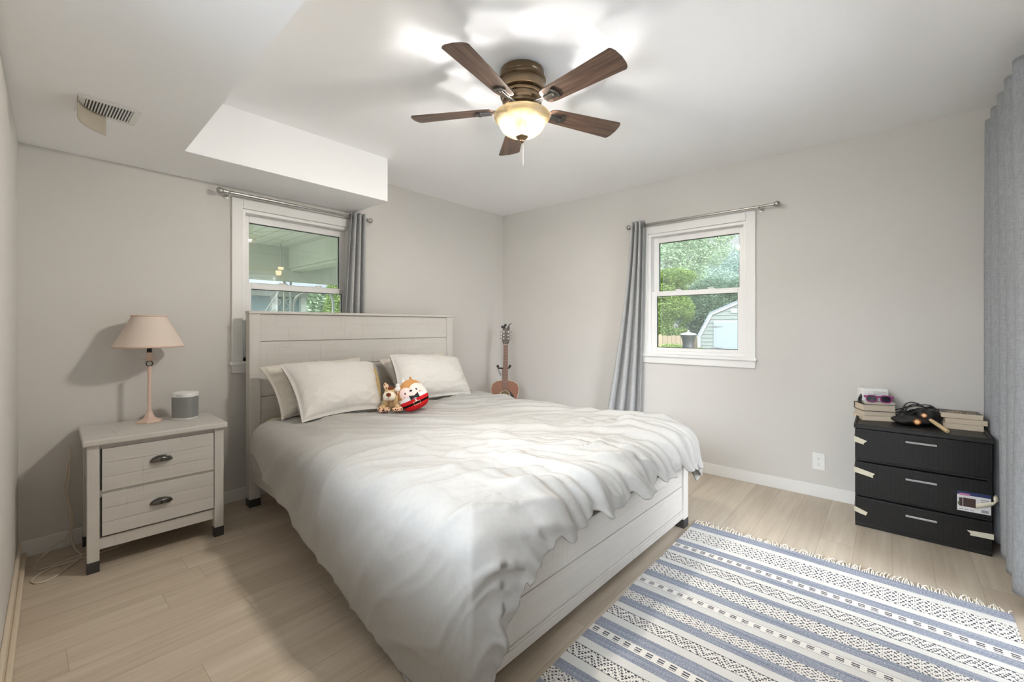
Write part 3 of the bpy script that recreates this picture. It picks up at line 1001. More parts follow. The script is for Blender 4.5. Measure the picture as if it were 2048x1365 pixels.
def duvet_point(s, t):
    # flat cloth coordinates
    yl = Y0 + (YM - Y0) * min(1.0, t * 1.06)
    La, Ra = left_drop(yl), right_drop(yl)
    a = -(XM + La) + (2 * XM + La + Ra) * s
    fd = foot_drop(max(-.85, min(.85, a)))
    if s < .3:  # left corner carries the longer drop
        fd += .10 * (1 - s / .3) ** 2
    bb = Y0 + (YM - fd - Y0) * t
    # scalloped foot hem
    near = max(0.0, min(1.0, (-(bb) - 1.75) / .45))
    bb += near * near * (.020 * math.sin(a * 23 + 1.3) + .012 * math.sin(a * 47 + .4)) * (1 if a > -.70 else .4)
    if t < .04:
        bb += .015 * mnoise.noise(Vector((a * 3, 7.7, 0)))
    oa = 0.0
    if a < -XM: oa = a + XM
    elif a > XM: oa = a - XM
    ob = min(0.0, bb - YM)
    cx = max(-XM, min(XM, a)); cy = max(YM, bb)
    r = math.hypot(oa, ob)
    n2 = Vector((oa / r, ob / r, 0)) if r > 1e-6 else Vector((0, 0, 0))
    # wrinkles -------------------------------------------------
    P = Vector((a, bb, 0))
    dirv = Vector((.80, -.60, 0)); crs = Vector((.60, .80, 0))
    q1, q2 = P.dot(dirv), P.dot(crs)
    warp = mnoise.noise(Vector((q1 * 1.6, q2 * 1.6, 4.2)))
    foot = max(0.0, min(1.0, (-bb - 1.15) / .95))
    side = max(0.0, min(1.0, (-a - XM + .10) / .25))
    wr = 0.0
    r1 = ridged(Vector((q1 * 1.1 + 3, q2 * 4.2 + warp * 1.0, 1.0)))
    r2 = ridged(Vector((q1 * 2.2 + 9, q2 * 10.0 + warp * 1.6, 2.0)))
    r3 = ridged(Vector((q1 * 5.0 + 5, q2 * 22.0 + warp * 2.5, 3.0)))
    n4 = mnoise.noise(Vector((a * 12, bb * 12, 6.0)))
    msk = .55 + .45 * mnoise.noise(Vector((a * 1.7 + 2, bb * 1.7, 11.0)))
    wr += .024 * (r1 ** 3 if r1 > 0 else 0) * (1 - .5 * side)
    wr += .021 * (r2 ** 3 if r2 > 0 else 0) * msk * (1 - .75 * side) * (1 + .6 * foot)
    wr += .0045 * (r3 ** 3 if r3 > 0 else 0) * msk * (1 - .8 * side)
    wr += .0012 * n4
    # gathers fanning from the foot hem (clear of the left corner)
    if a > -.72:
        g = foot ** 1.7 * min(1.0, (a + .72) / .15)
        ph = a * 1.0 + (bb + 2.2) * .55
        w1 = mnoise.noise(Vector((ph * 9, bb * .7, 21.0))) + .6 * mnoise.noise(Vector((ph * 21, bb * 1.1, 22.0)))
        wr += g * .030 * w1
        wr += g * .010 * (abs(math.sin(ph * 34 + 2 * warp)) ** 3)
    # broad diagonal folds over the left drape
    if side > 0:
        fc = max(0.0, min(1.0, (bb - (YM + .02)) / .35)); fc = fc * fc * (3 - 2 * fc)
        k1 = (bb + 1.02) * .8 + (a + XM) * .9
        for c0, wdt, amp in ((0.02, .045, .022), (-.20, .06, .014), (-.55, .10, .018), (-.92, .11, .016)):
            wr += fc * side * amp * math.exp(-((k1 - c0 - .03 * warp) / wdt) ** 2)
        wr += fc * side * .010 * mnoise.noise(Vector((a * 2.2, bb * 2.6, 31.0)))
    # large puffs of filling
    wr += .012 * mnoise.noise(Vector((a * 2.4, bb * 2.4, 41.0))) * (1 - side)
    # drape --------------------------------------------------------
    edge_in = min(XM - abs(cx), cy - YM)
    arc = RAD * PI / 2
    if r <= 0:
        d_out, dz = 0.0, 0.0
        sag = 0.012 * max(0.0, 1 - edge_in / .16) ** 2
        z = ZT - sag
        nrm = Vector((0, 0, 1))
    elif r < arc:
        w = r / RAD
        d_out = RAD * math.sin(w); dz = RAD * (1 - math.cos(w))
        z = ZT - .012 - dz
        nrm = n2 * math.sin(w) + Vector((0, 0, 1)) * math.cos(w)
    else:
        e = r - arc
        d_out = RAD + .055 * e; dz = RAD + e
        z = ZT - .012 - dz
        nrm = n2.copy()
    if r > 1e-6: d_out /= max(abs(n2.x), abs(n2.y)) ** .4
    zz = z
    if zz < .014:
        d_out += (.014 - zz) * .8
        zz = .014 + .004 * (1 + mnoise.noise(Vector((a * 6, bb * 6, 3))))
        nrm = n2 * .5 + Vector((0, 0, .6))
        wr = max(wr, 0)
    p = Vector((cx, cy, zz)) + n2 * d_out + nrm * wr
    # duvet stays outside the footboard once below its top
    if ob < 0:
        k_ = max(0.0, min(1.0, (.47 - p.z) / .10)); k_ = k_ * k_ * (3 - 2 * k_)
        j_ = max(0.0, min(1.0, (abs(n2.y) - .25) / .6)); k_ *= j_ * j_ * (3 - 2 * j_)
        p.y = p.y + (min(p.y, FY - .012) - p.y) * k_
    if p.z < .014: p.z = .014
    return p
m = MB(); m.grid(lambda s, t: duvet_point(s, t), 330, 300)
duv = mk('duvet', m, 'linen', smooth='all', solid=.012)
duv.location = (-1.812, -.145, 0); duv.rotation_euler = (0, 0, BR)
WM[duv] = WM[mt].copy()
tag(duv, 'rumpled off-white duvet draped over the bed and down its left side', 'duvet')

# ---- pillows
def pillow(label, BL, BRc, TR, TL, thick, seed, mat='linen2', ear=.085, wr=.017, nu=70, nv=50):
    BL, BRc, TR, TL = (Vector(p) for p in (BL, BRc, TR, TL))
    base = (BL + BRc) / 2
    nrm = ((BRc - BL) + (TR - TL)).cross((TL - BL) + (TR - BRc)).normalized()
    def side(sgn):
        def fn(s, t):
            u, v = 2 * s - 1, 2 * t - 1
            # pinched edges
            us = u * (1 - ear * (1 - v * v)); vs_ = v * (1 - ear * 1.2 * (1 - u * u))
            S_, T_ = (us + 1) / 2, (vs_ + 1) / 2
            p = BL * (1 - S_) * (1 - T_) + BRc * S_ * (1 - T_) + TR * S_ * T_ + TL * (1 - S_) * T_
            h = (max(0, 1 - abs(u) ** 2.8) ** .52) * (max(0, 1 - abs(v) ** 2.6) ** .5)
            n = mnoise.noise(Vector((u * 1.8 + seed, v * 1.8, seed)))
            rd = ridged(Vector((u * 3 + seed, v * 5 + n, seed + 5)))
            edge = 1 - h
            w = wr * (n * .9 + (rd ** 3 if rd > 0 else 0) * (.35 + edge * 1.0)) * (h ** .4)
            rad = math.atan2(v, u)
            w += wr * .5 * edge * h ** .5 * 2 * mnoise.noise(Vector((rad * 5, seed, 0)))
            return p + nrm * sgn * (thick * .5 * h + w * .8 * (1 if sgn > 0 else .3))
        return fn
    m = MB()
    m.grid(side(1), nu, nv)
    m.grid(side(-1), nu, nv)
    t = mk('pillow', m, mat, smooth='all', fixn=False)
    md = t.modifiers.new('weld', 'WELD'); md.merge_threshold = .0006
    tag(t, label, 'pillow')
    return t
pA = pillow('ivory pillow at the far left leaning on the headboard, behind the front left pillow', (-2.60, -.55, .615), (-1.96, -.50, .625), (-1.93, -.285, .95), (-2.64, -.30, .925), .18, 2.0, 'satin')
pB = pillow('large off-white pillow in front on the left side, leaning back beside the plush toys', (-2.575, -.775, .625), (-2.02, -.735, .625), (-1.90, -.42, .905), (-2.575, -.445, .945), .25, 5.0)
pC = pillow('off-white pillow mostly hidden behind the front right pillow, one corner showing above', (-1.72, -.50, .62), (-1.12, -.50, .62), (-1.10, -.265, .955), (-1.76, -.265, .92), .15, 9.0, 'satin')
pD = pillow('plump off-white pillow on the right side, behind the red plush reindeer', (-1.88, -.70, .625), (-1.12, -.66, .61), (-1.07, -.42, .905), (-1.755, -.405, .965), .25, 13.0)
# open end of the left pillowcase with the tan pillow inside
m = MB()
def ins(s, t):
    u, v = 2 * s - 1, 2 * t - 1
    c = Vector((-1.985, -.56, .74)) + Vector((.035, .085, .155)) * v
    return c + Vector((.06, .07, -.02)) * u * .45 * math.sqrt(max(0, 1 - v * v)) + Vector((.04, -.045, .0)) * math.sqrt(max(0, 1 - u * u)) * math.sqrt(max(0, 1 - v * v)) * .8
m.grid(ins, 16, 24)
o = mk('pillow_insert', m, 'tan_ticking', pB, smooth='all', solid=.004)
o['label'] = 'tan striped pillow showing at the open end of the case'

# ------------------------------------------------------------------ plush toys
def fur(name, c, var=.12, scale=60):
    return plain(name, c, .95, var=var, nscale=scale, spec=.1, bump=.5)
MAT['fur_tan'] = fur('tan_plush', srgb(206, 176, 132))
MAT['fur_cream'] = fur('cream_plush', srgb(238, 228, 208))
MAT['fur_brown'] = fur('brown_plush', srgb(120, 60, 38))
MAT['fur_orange'] = fur('caramel_plush', srgb(204, 148, 92))
MAT['white_plush'] = fur('white_plush', srgb(240, 238, 236))
def leopard():
    m, t, o = nt('leopard_spot_plush')
    v = N(t, 'ShaderNodeTexVoronoi', {'Vector': obj_coord(t), 'Scale': 75.0})
    f = ramp(t, v.outputs['Distance'], [(.36, (1, 1, 1)), (.44, (0, 0, 0))])
    col = mixc(t, f, srgb(226, 190, 160), srgb(96, 44, 28))
    principled(t, o, col, .95, spec=.1)
    return m
MAT['leopard'] = leopard()
dog = thing('plush_dog', 'tan plush dog with leopard print ears and paws sitting on the duvet', 'plush toy', (-2.000, -.800, .618), R(-38))
def blob(parts, voxel=.006):
    m = MB()
    for c, r, rot in parts:
        m.sphere(c, r, 20, 14, Euler(rot).to_matrix().to_4x4())
    return m
def remesh(o, vox, it=6):
    md = o.modifiers.new('rm', 'REMESH'); md.mode = 'VOXEL'; md.voxel_size = vox; md.use_smooth_shade = True
    md = o.modifiers.new('sm', 'SMOOTH'); md.iterations = it; md.factor = .5
    return o
m = blob([((0, .035, .055), (.048, .048, .058), (0, 0, 0)), ((0, .005, .115), (.044, .046, .042), (0, 0, 0)),
          ((-.030, -.020, .060), (.020, .024, .052), (R(28), 0, R(-8))), ((.034, -.020, .060), (.021, .024, .054), (R(28), 0, R(10))),
          ((-.052, -.020, .022), (.022, .044, .024), (0, 0, R(18))), ((.056, -.014, .022), (.024, .044, .025), (0, 0, R(-22)))])
remesh(mk('body', m, 'fur_tan', dog, smooth='all'), .005)
m = blob([((-.006, -.038, .103), (.043, .036, .031), (0, 0, 0)), ((-.020, -.046, .096), (.026, .026, .024), (0, 0, 0)), ((.010, -.046, .096), (.026, .026, .024), (0, 0, 0))])
remesh(mk('muzzle', m, 'fur_cream', dog, smooth='all'), .004)
m = MB(); m.sphere((-.008, -.073, .116), (.016, .009, .013)); mk('nose', m, 'fur_brown', dog, smooth='all')
m = MB(); m.tube([(-.007, -.0765, .104), (-.007, -.0765, .096), (-.007, -.074, .088)], .0012, 6); mk('mouth', m, 'fur_brown', dog)
for c, r, rot in (((-.030, .004, .160), (.017, .011, .027), (R(-10), R(-18), 0)), ((.045, -.022, .125), (.016, .012, .036), (R(10), R(-22), 0))):
    m = MB(); m.sphere(c, r, 20, 14, Euler(rot).to_matrix().to_4x4()); mk('ear', m, 'leopard', dog, smooth='all')
for c, r in (((-.058, -.062, .016), (.022, .018, .017)), ((.060, -.058, .017), (.024, .020, .018)), ((-.018, -.052, .015), (.022, .020, .015)), ((.034, -.056, .015), (.024, .021, .015))):
    m = MB(); m.sphere(c, r); mk('paw', m, 'leopard', dog, smooth='all')
m = blob([((.002, -.02, .150), (.020, .012, .012), (0, 0, 0))]); mk('hair_tuft', m, 'fur_brown', dog, smooth='all')
m = MB()
for c, r in (((.046, -.018, .168), (.013, .008, .015)), ((.050, -.034, .146), (.020, .012, .016))): m.sphere(c, r)
o = mk('bow', m, 'white_plush', dog, smooth='all'); o['label'] = 'shiny white bow'

def deer_mat():
    """egg-shaped body: red suit, black belt, white collar, pale face patch, caramel head (zones belong to the toy's own fabric)"""
    m, t, o = nt('reindeer_plush_fabric')
    tc = t.nodes.new('ShaderNodeTexCoord')
    sp_ = N(t, 'ShaderNodeSeparateXYZ', {'Vector': tc.outputs['Object']})
    x, y, z = sp_.outputs
    lt = lambda a, b: math_(t, 'LESS_THAN', a, b)
    gt = lambda a, b: math_(t, 'GREATER_THAN', a, b)
    mul = lambda a, b: math_(t, 'MULTIPLY', a, b)
    # face patch: two overlapping discs on the front
    def disc(cx, cz, r):
        dx = math_(t, 'SUBTRACT', x, cx); dz = math_(t, 'SUBTRACT', z, cz)
        return lt(math_(t, 'ADD', mul(dx, dx), mul(dz, dz)), r * r)
    face = mul(math_(t, 'MAXIMUM', disc(-.034, .128, .042), disc(.038, .128, .044)), lt(y, 0.0))
    head = mixc(t, face, srgb(202, 148, 94), srgb(244, 220, 212))
    col = mixc(t, gt(x, .075), head, srgb(236, 226, 218))
    col = mixc(t, lt(z, .100), col, srgb(240, 238, 236))
    col = mixc(t, lt(z, .078), col, srgb(214, 42, 46))
    belt = mul(gt(z, .040), lt(z, .054))
    col = mixc(t, belt, col, srgb(22, 20, 22))
    principled(t, o, col, .95, spec=.1, bump=noise_(t, tc.outputs['Object'], 90, 2), bump_s=.3)
    return m
MAT['deer'] = deer_mat()
deer = thing('plush_reindeer', 'round plush reindeer in a red suit with black bow tie tilting on the duvet', 'plush toy', (-1.868, -.930, .625), rot=(R(-6), R(-23), R(-36)))
m = MB()
m.lathe([(.004, 0), (.05, .002), (.078, .014), (.094, .040), (.099, .070), (.096, .100), (.086, .130), (.070, .158), (.048, .178), (.024, .188), (.001, .191)], 48, Matrix.Diagonal((1, .80, 1.10, 1)))
mk('body', m, 'deer', deer, smooth='all', subsurf=1)
def on_body(x, z):
    r = lerp_table(z, [(0, .06), (.04, .094), (.07, .099), (.10, .096), (.13, .086), (.16, .069), (.19, .01)])
    return -.80 * math.sqrt(max(0, r * r - x * x)) - .001
for x in (-.036, .040):
    m = MB(); m.sphere((x, on_body(x, .130), .130), (.0065, .004, .0085)); e = mk('eye', m, 'black', deer, smooth='all')
m = MB(); m.sphere((.004, on_body(.004, .135), .135), (.0095, .006, .008)); mk('nose', m, 'black', deer, smooth='all')
MAT['pinkmark'] = plain('pink_embroidery', srgb(214, 120, 120), .9)
m = MB(); m.tube([(.004 + .006 * math.cos(a), on_body(0, .121) - .001, .122 + .004 * math.sin(a)) for a in [PI + PI * k / 8 for k in range(9)]], .0012, 6)
mk('mouth', m, 'pinkmark', deer)
for x in (-.050, .056):
    m = MB(); m.sphere((x, on_body(x, .108), .110), (.006, .002, .004)); mk('cheek', m, 'pinkmark', deer, smooth='all')
m = MB()
yb = on_body(.0, .088) - .004
m.prism([(.0, .006), (.030, .018), (.032, -.018), (.0, -.006), (-.030, -.018), (-.032, .018)], -.005, .005, Matrix(((1, 0, 0, .012), (0, 0, 1, yb), (0, 1, 0, .092), (0, 0, 0, 1))))
m.sphere((.012, yb - .003, .092), (.008, .006, .008))
MAT['blackfelt'] = plain('black_felt', (.02, .025, .024), .9)
mk('bow_tie', m, 'blackfelt', deer, bevel=.003)
m = MB()
for x0 in (.0,):
    yk = on_body(.012, .047) - .001
    m.tube([(-.010, yk, .037), (.034, yk + .001, .037), (.034, yk + .001, .057), (-.010, yk, .057)], .0018, 6, True)
MAT['gold'] = plain('pale_gold', srgb(226, 206, 170), .5)
mk('buckle', m, 'gold', deer)
m = MB()
for z in (.062, .071): m.sphere((.012, on_body(.012, z), z), (.005, .003, .005))
mk('buttons', m, 'white_plush', deer, smooth='all')
for x in (-.020, .030):
    m = MB()
    m.prism([(-.012, 0), (.012, 0), (.004, .035), (-.004, .035)], -.004, .004, Matrix(((1, 0, 0, x), (0, 0, 1, .0), (0, 1, 0, 0.200 - abs(x) * .35), (0, 0, 0, 1))))
    mk('antler', m, 'fur_orange' if x > 0 else 'white_plush', deer, bevel=.003)

# ------------------------------------------------------------------ guitar on its stand
def wood(name, c1, c2, axis=(20, 20, 1.5), rough=.35):
    m, t, o = nt(name)
    g = noise_(t, obj_coord(t, axis), 2.0, 4, .6)
    principled(t, o, mixc(t, g, c1, c2), rough)
    return m
MAT['mahog'] = wood('mahogany_top', srgb(104, 62, 40), srgb(150, 98, 66))
MAT['rosewood'] = wood('rosewood_board', srgb(112, 74, 58), srgb(142, 100, 80))
MAT['headwood'] = wood('dark_headstock', srgb(44, 30, 26), srgb(66, 46, 40))
MAT['pickguard'] = plain('black_pickguard', (.012, .013, .014), .25)
MAT['hole'] = plain('guitar_inside', srgb(118, 98, 62), .8)
MAT['ivory'] = plain('ivory_binding', srgb(214, 200, 172), .5)
# local frame: x across, z along the neck, -y towards the room
G = (-.405, -.385, 0.0)
gt = thing('acoustic_guitar', 'brown acoustic guitar with black pickguard standing in the corner', 'guitar', (G[0], G[1], .13), rot=(R(-9), R(1.5), R(-45)))
def gout(n=72):
    tab = [(0, .02), (.012, .09), (.04, .150), (.09, .188), (.14, .195), (.19, .183), (.25, .140), (.29, .124), (.33, .125), (.38, .138), (.42, .143), (.46, .130), (.49, .095), (.50, .04)]
    zs = [.5 * (1 - math.cos(PI * k / n)) * .5 for k in range(n + 1)]
    return [(z, lerp_table(z, tab)) for z in zs]
oo = gout()
poly = [(w, z) for z, w in oo] + [(-w, z) for z, w in reversed(oo)]
TY = Matrix(((1, 0, 0, 0), (0, 0, 1, 0), (0, 1, 0, 0), (0, 0, 0, 1)))   # (x, y)->(x, z), extrude along y
m = MB(); m.prism(poly, -.05, .05, TY); bd = mk('body', m, 'mahog', gt, bevel=.004)
m = MB(); m.tube([(x * .995, -.0505, z) for x, z in poly], .0022, 6, True); mk('binding', m, 'ivory', bd)
m = MB(); m.lathe([(.0001, 0), (.050, 0)], 40, Matrix.Translation((0, -.0515, .345)) @ Matrix.Rotation(R(90), 4, 'X'), cap=False); sh_ = mk('sound_hole', m, 'hole', gt)
m = MB(); m.tube([(.053 * math.cos(2 * PI * k / 40), -.052, .345 + .053 * math.sin(2 * PI * k / 40)) for k in range(40)], .0035, 6, True); mk('rosette', m, 'ivory', sh_)
m = MB()
pg = [(.052 * math.cos(a), .345 + .052 * math.sin(a)) for a in [R(70) - R(150) * k / 14 for k in range(15)]]
pg = [(.030, .40)] + pg[1:] + [(.05, .255), (.085, .235), (.112, .26), (.112, .30), (.09, .345), (.06, .385)]
m.prism(pg, -.0530, -.0508, TY); mk('pickguard', m, 'pickguard', gt)
m = MB(); m.prism([(-.028, .40), (.028, .40), (.022, .865), (-.022, .865)], -.062, -.054, TY); fb = mk('fretboard', m, 'rosewood', gt)
for k in range(1, 19):
    z = .865 - .648 * (1 - 2 ** (-k / 12))
    if z > .40:
        m = MB(); m.cyl((-.024, -.0625, z), (.024, -.0625, z), .0011, 6); mk('fret', m, 'nickel', fb)
m = MB(); m.prism([(-.027, .50), (.027, .50), (.021, .87), (-.021, .87)], -.054, -.03, TY); mk('neck', m, 'mahog', gt, bevel=.006)
m = MB(); m.prism([(-.024, .868), (.024, .868), (.038, .905), (.034, 1.035), (.010, 1.042), (-.010, 1.042), (-.034, 1.035), (-.038, .905)], -.058, -.043, TY)
hd = mk('headstock', m, 'headwood', gt, bevel=.002)
m = MB(); m.box((-.023, -.066, .864), (.023, -.056, .870)); mk('nut', m, 'ivory', gt)
for sx in (-1, 1):
    for z in (.93, .965, 1.0):
        m = MB(); m.cyl((sx * .022, -.066, z), (sx * .022, -.050, z), .006, 12); m.cyl((sx * .030, -.050, z), (sx * .052, -.050, z), .003, 8); m.sphere((sx * .056, -.050, z), (.008, .005, .007), 12, 8)
        mk('tuner', m, 'nickel', hd, smooth=True)
m = MB()
for k in range(6):
    x = (k - 2.5)
    m.tube([(x * .0105, -.066, .17), (x * .0074, -.068, .865), ((-.022 if x < 0 else .022) * .9, -.066, .93 + (abs(x) - .5) * .035)], .0006, 5)
mk('strings', m, 'nickel', gt)
m = MB(); m.box((-.085, -.064, .155), (.085, -.05, .182)); mk('bridge', m, 'headwood', gt, bevel=.003)
tu = thing('clip_tuner', 'black clip-on tuner gripping the top of the guitar headstock', 'tuner', (G[0], G[1], .13), rot=(R(-9), R(1.5), R(-45)))
m = MB(); m.sphere((-.030, -.068, 1.05), (.024, .009, .016)); m.sphere((-.008, -.065, 1.068), (.013, .010, .016)); mk('display', m, 'black', tu, smooth='all')
m = MB(); m.box((.012, -.070, 1.030), (.036, -.034, 1.056)); m.tube([(.024, -.06, 1.05), (.032, -.062, 1.075), (.058, -.062, 1.092)], [.007, .005, .003], 8); mk('clip', m, 'black', tu, bevel=.002)
gs = thing('guitar_stand', 'black tubular stand with padded yoke holding the acoustic guitar', 'guitar stand', (G[0] + .06, G[1] + .06, 0), R(-45))
m = MB(); m.cyl((0, .05, .10), (0, .045, .74), .011, 12); m.cyl((0, .05, .74), (0, -.03, .755), .008, 10); mk('upright', m, 'black', gs, smooth=True)
m = MB()
m.tube([(-.062, -.055, .775), (-.058, -.03, .757), (0, -.02, .752), (.058, -.03, .757), (.062, -.055, .775)], .007, 10)
for sx in (-1, 1): m.sphere((sx * .062, -.06, .778), (.014, .016, .014))
yk = mk('neck_yoke', m, 'black', gs, smooth='all')
m = MB(); m.tube(smooth_path([(-.062, -.06, .77), (-.060, -.066, .74), (-.045, -.068, .70), (-.030, -.070, .685), (-.034, -.068, .71), (-.056, -.064, .75)], 6), .0022, 6); mk('strap', m, 'black', yk)
for k, a in enumerate((90, 215, 325)):
    m = MB(); m.tube([(0, .05, .16), (.26 * math.cos(R(a)), .05 + .20 * math.sin(R(a)), .012)], .009, 10); lg = mk('leg', m, 'black', gs, smooth=True)
m = MB()
for sx in (-1, 1): m.tube([(0, .05, .17), (sx * .09, .03, .13), (sx * .095, -.12, .105), (sx * .095, -.135, .135)], .008, 10)
mk('body_cradle', m, 'black', gs, smooth=True)

# ------------------------------------------------------------------ black plastic drawers
def wicker():
    m, t, o = nt('black_wicker_plastic')
    tc = t.nodes.new('ShaderNodeTexCoord')
    sp_ = N(t, 'ShaderNodeSeparateXYZ', {'Vector': tc.outputs['Object']})
    y, z = sp_.outputs[1], sp_.outputs[2]
    cu = math_(t, 'MULTIPLY', y, 52.0)
    col_i = math_(t, 'FLOOR', cu)
    zz = math_(t, 'ADD', math_(t, 'MULTIPLY', z, 64.0), math_(t, 'MULTIPLY', math_(t, 'MODULO', col_i, 2.0), .5))
    fz_ = math_(t, 'ABSOLUTE', math_(t, 'SUBTRACT', math_(t, 'FRACT', zz), .5))
    fy_ = math_(t, 'ABSOLUTE', math_(t, 'SUBTRACT', math_(t, 'FRACT', cu), .5))
    hgt = math_(t, 'SUBTRACT', 1.0, math_(t, 'ADD', math_(t, 'POWER', math_(t, 'MULTIPLY', fz_, 2.0), 4.0), math_(t, 'POWER', math_(t, 'MULTIPLY', fy_, 2.0), 5.0)))
    col = mixc(t, hgt, (.003, .003, .003), (.0085, .008, .008))
    principled(t, o, col, .5, bump=hgt, bump_s=.22, bump_d=.0015, spec=.4)
    return m
MAT['wicker'] = wicker()
MAT['blkplastic'] = plain('espresso_black_plastic', (.0075, .007, .007), .45, var=.1, nscale=20)
MAT['chrome'] = plain('silver_handle_plastic', srgb(186, 186, 188), .3, metal=.8)
MAT['tape'] = plain('masking_tape', srgb(212, 206, 186), .75, var=.06, nscale=60, bump=.2)
DX, DY = -.385, -3.455
dr = thing('drawer_unit', 'black plastic three-drawer unit with wicker texture and strips of masking tape', 'drawers', (-.205, DY, 0))
ox = -.205
hw2 = .281
m = MB()
m.box((DX + .015 - ox, -hw2 + .005, 0), (-.02 - ox, -hw2 + .022, .585)).box((DX + .015 - ox, hw2 - .022, 0), (-.02 - ox, hw2 - .005, .585))
m.box((-.035 - ox, -hw2 + .02, 0), (-.022 - ox, hw2 - .02, .585)).box((DX + .012 - ox, -hw2 + .005, 0), (-.02 - ox, hw2 - .005, .022))
for z in (.185, .392): m.box((DX + .012 - ox, -hw2 + .02, z - .006), (-.03 - ox, hw2 - .02, z + .006))
mk('carcass', m, 'blkplastic', dr, bevel=.003)
m = MB()
m.box((DX - .012 - ox, -hw2, .583), (-.012 - ox, hw2, .603))
m.box((DX - .012 - ox, -hw2, .603), (DX - .002 - ox, hw2, .608)).box((-.026 - ox, -hw2, .603), (-.012 - ox, hw2, .626))
for s in (-1, 1):
    m.prism([(DX - .012 - ox, .603), (-.012 - ox, .603), (-.012 - ox, .626), (DX - .012 - ox, .608)], s * hw2, s * (hw2 - .012), Matrix(((1, 0, 0, 0), (0, 0, 1, 0), (0, 1, 0, 0), (0, 0, 0, 1))))
mk('top', m, 'blkplastic', dr, bevel=.004)
drawers = []
def dfront(y):  # slight outward bow
    return DX - ox - .012 * (1 - (y / hw2) ** 2)
for za, zb, zh in ((.026, .178, .128), (.195, .384, .331), (.402, .580, .539)):
    m = MB()
    n = 24
    ys = [-hw2 + .004 + (2 * hw2 - .008) * k / n for k in range(n + 1)]
    polyd = [(dfront(y), y) for y in ys] + [(DX + .03 - ox, hw2 - .03), (DX + .03 - ox, -hw2 + .03)]
    m.prism(polyd, za, zb)
    m.box((DX + .03 - ox, -hw2 + .03, za + .005), (-.05 - ox, hw2 - .03, zb - .03))
    d = mk('drawer', m, 'wicker', dr, bevel=.003)
    drawers.append(d)
    m = MB()
    hy = 3.455 - 3.464
    m.box((dfront(0) - .010, hy - .063, zh - .005), (dfront(0) - .005, hy + .063, zh + .005))
    m.box((dfront(0) - .006, hy - .058, zh - .004), (dfront(0) + .004, hy - .050, zh + .004)).box((dfront(0) - .006, hy + .050, zh - .004), (dfront(0) + .004, hy + .058, zh + .004))
    mk('handle', m, 'chrome', d, bevel=.0015)
def tape(d, pts, lab=None, wrap=None, off=.002):
    """pts: outline in (y, z) of the drawer front"""
    m = MB()
    vs = [(dfront(y) - off, y, z) for y, z in pts]
    m.add(vs, [tuple(range(len(vs)))])
    if wrap:
        yy, z0, z1 = wrap
        s = 1 if yy > 0 else -1
        m.add([(dfront(yy) - off, yy, z0), (DX + .10 - ox, s * (hw2 + .001), z0 + .004), (DX + .10 - ox, s * (hw2 + .001), z1 + .004), (dfront(yy) - off, yy, z1)], [(0, 1, 2, 3)])
    o = mk('tape', m, 'tape', d, solid=.0006)
    return o
e = hw2 - .001
tape(drawers[2], [(e, .534), (e, .500), (e - .045, .489), (e - .045, .497), (e - .060, .512)], wrap=(e, .500, .534))
tape(drawers[1], [(e, .352), (e, .320), (e - .088, .303), (e - .085, .314), (e - .095, .328)], wrap=(e, .320, .352))
tape(drawers[0], [(e, .118), (e, .090), (e - .030, .080), (e - .055, .076), (e - .062, .096)], wrap=(e, .09, .118))
tape(drawers[0], [(-e, .122), (-e, .094), (-e + .085, .094), (-e + .082, .104), (-e + .096, .118)], wrap=(-e, .094, .122))
# product sticker
MAT['sticker'] = plain('sticker_paper', srgb(216, 214, 216), .5)
MAT['stickerblue'] = plain('sticker_blue', srgb(40, 52, 96), .5)
MAT['stickerbrown'] = plain('sticker_picture_brown', srgb(66, 50, 46), .5, var=.2, nscale=60)
MAT['stickerpink'] = plain('sticker_logo_pink', srgb(186, 120, 160), .5)
MAT['stickergrey'] = plain('sticker_grey_print', srgb(150, 146, 150), .5)
MAT['stickergreen'] = plain('sticker_green', srgb(110, 130, 90), .5)
def flat(d, name, y0, y1, z0, z1, off, mat, parent=None):
    m = MB()
    n = 6
    vs = []
    for k in range(n + 1):
        y = y0 + (y1 - y0) * k / n
        vs += [(dfront(y) - off, y, z0), (dfront(y) - off, y, z1)]
    m.add(vs, [(2 * k, 2 * k + 2, 2 * k + 3, 2 * k + 1) for k in range(n)])
    return m
sy0, sy1 = -.148, -.270
mB = flat(drawers[1], 'sticker', sy0, sy1, .216, .318, .0032, 'sticker')
mB.cur = 1
for q in (flat(None, '', sy0, sy1, .300, .318, .0034, 0),): mB.add(q.v, q.f)
mB.cur = 2
for (ya, yb, z0, z1) in ((-.170, -.216, .240, .286), (-.155, -.168, .240, .284)): q = flat(None, '', ya, yb, z0, z1, .0035, 0); mB.add(q.v, q.f)
mB.cur = 3
q = flat(None, '', -.156, -.194, .297, .308, .0037, 0); mB.add(q.v, q.f)
mB.cur = 4
for k in range(4):
    q = flat(None, '', -.234, -.262 + .004 * (k % 2), .284 - k * .010, .289 - k * .010, .0035, 0); mB.add(q.v, q.f)
q = flat(None, '', -.236, -.262, .222, .236, .0035, 0); mB.add(q.v, q.f)
for k in range(3):
    q = flat(None, '', -.155 - k * .02, -.170 - k * .02, .223, .227, .0035, 0); mB.add(q.v, q.f)
mB.cur = 5
q = flat(None, '', -.1505, -.156, .246, .262, .0036, 0); mB.add(q.v, q.f)
st = mk('sticker', mB, ['sticker', 'stickerblue', 'stickerbrown', 'stickerpink', 'stickergrey', 'stickergreen'], drawers[1])
st['label'] = 'white and blue product sticker'
MAT['stickerwhite'] = plain('sticker_logo_white', srgb(232, 226, 232), .5)
m = MB()
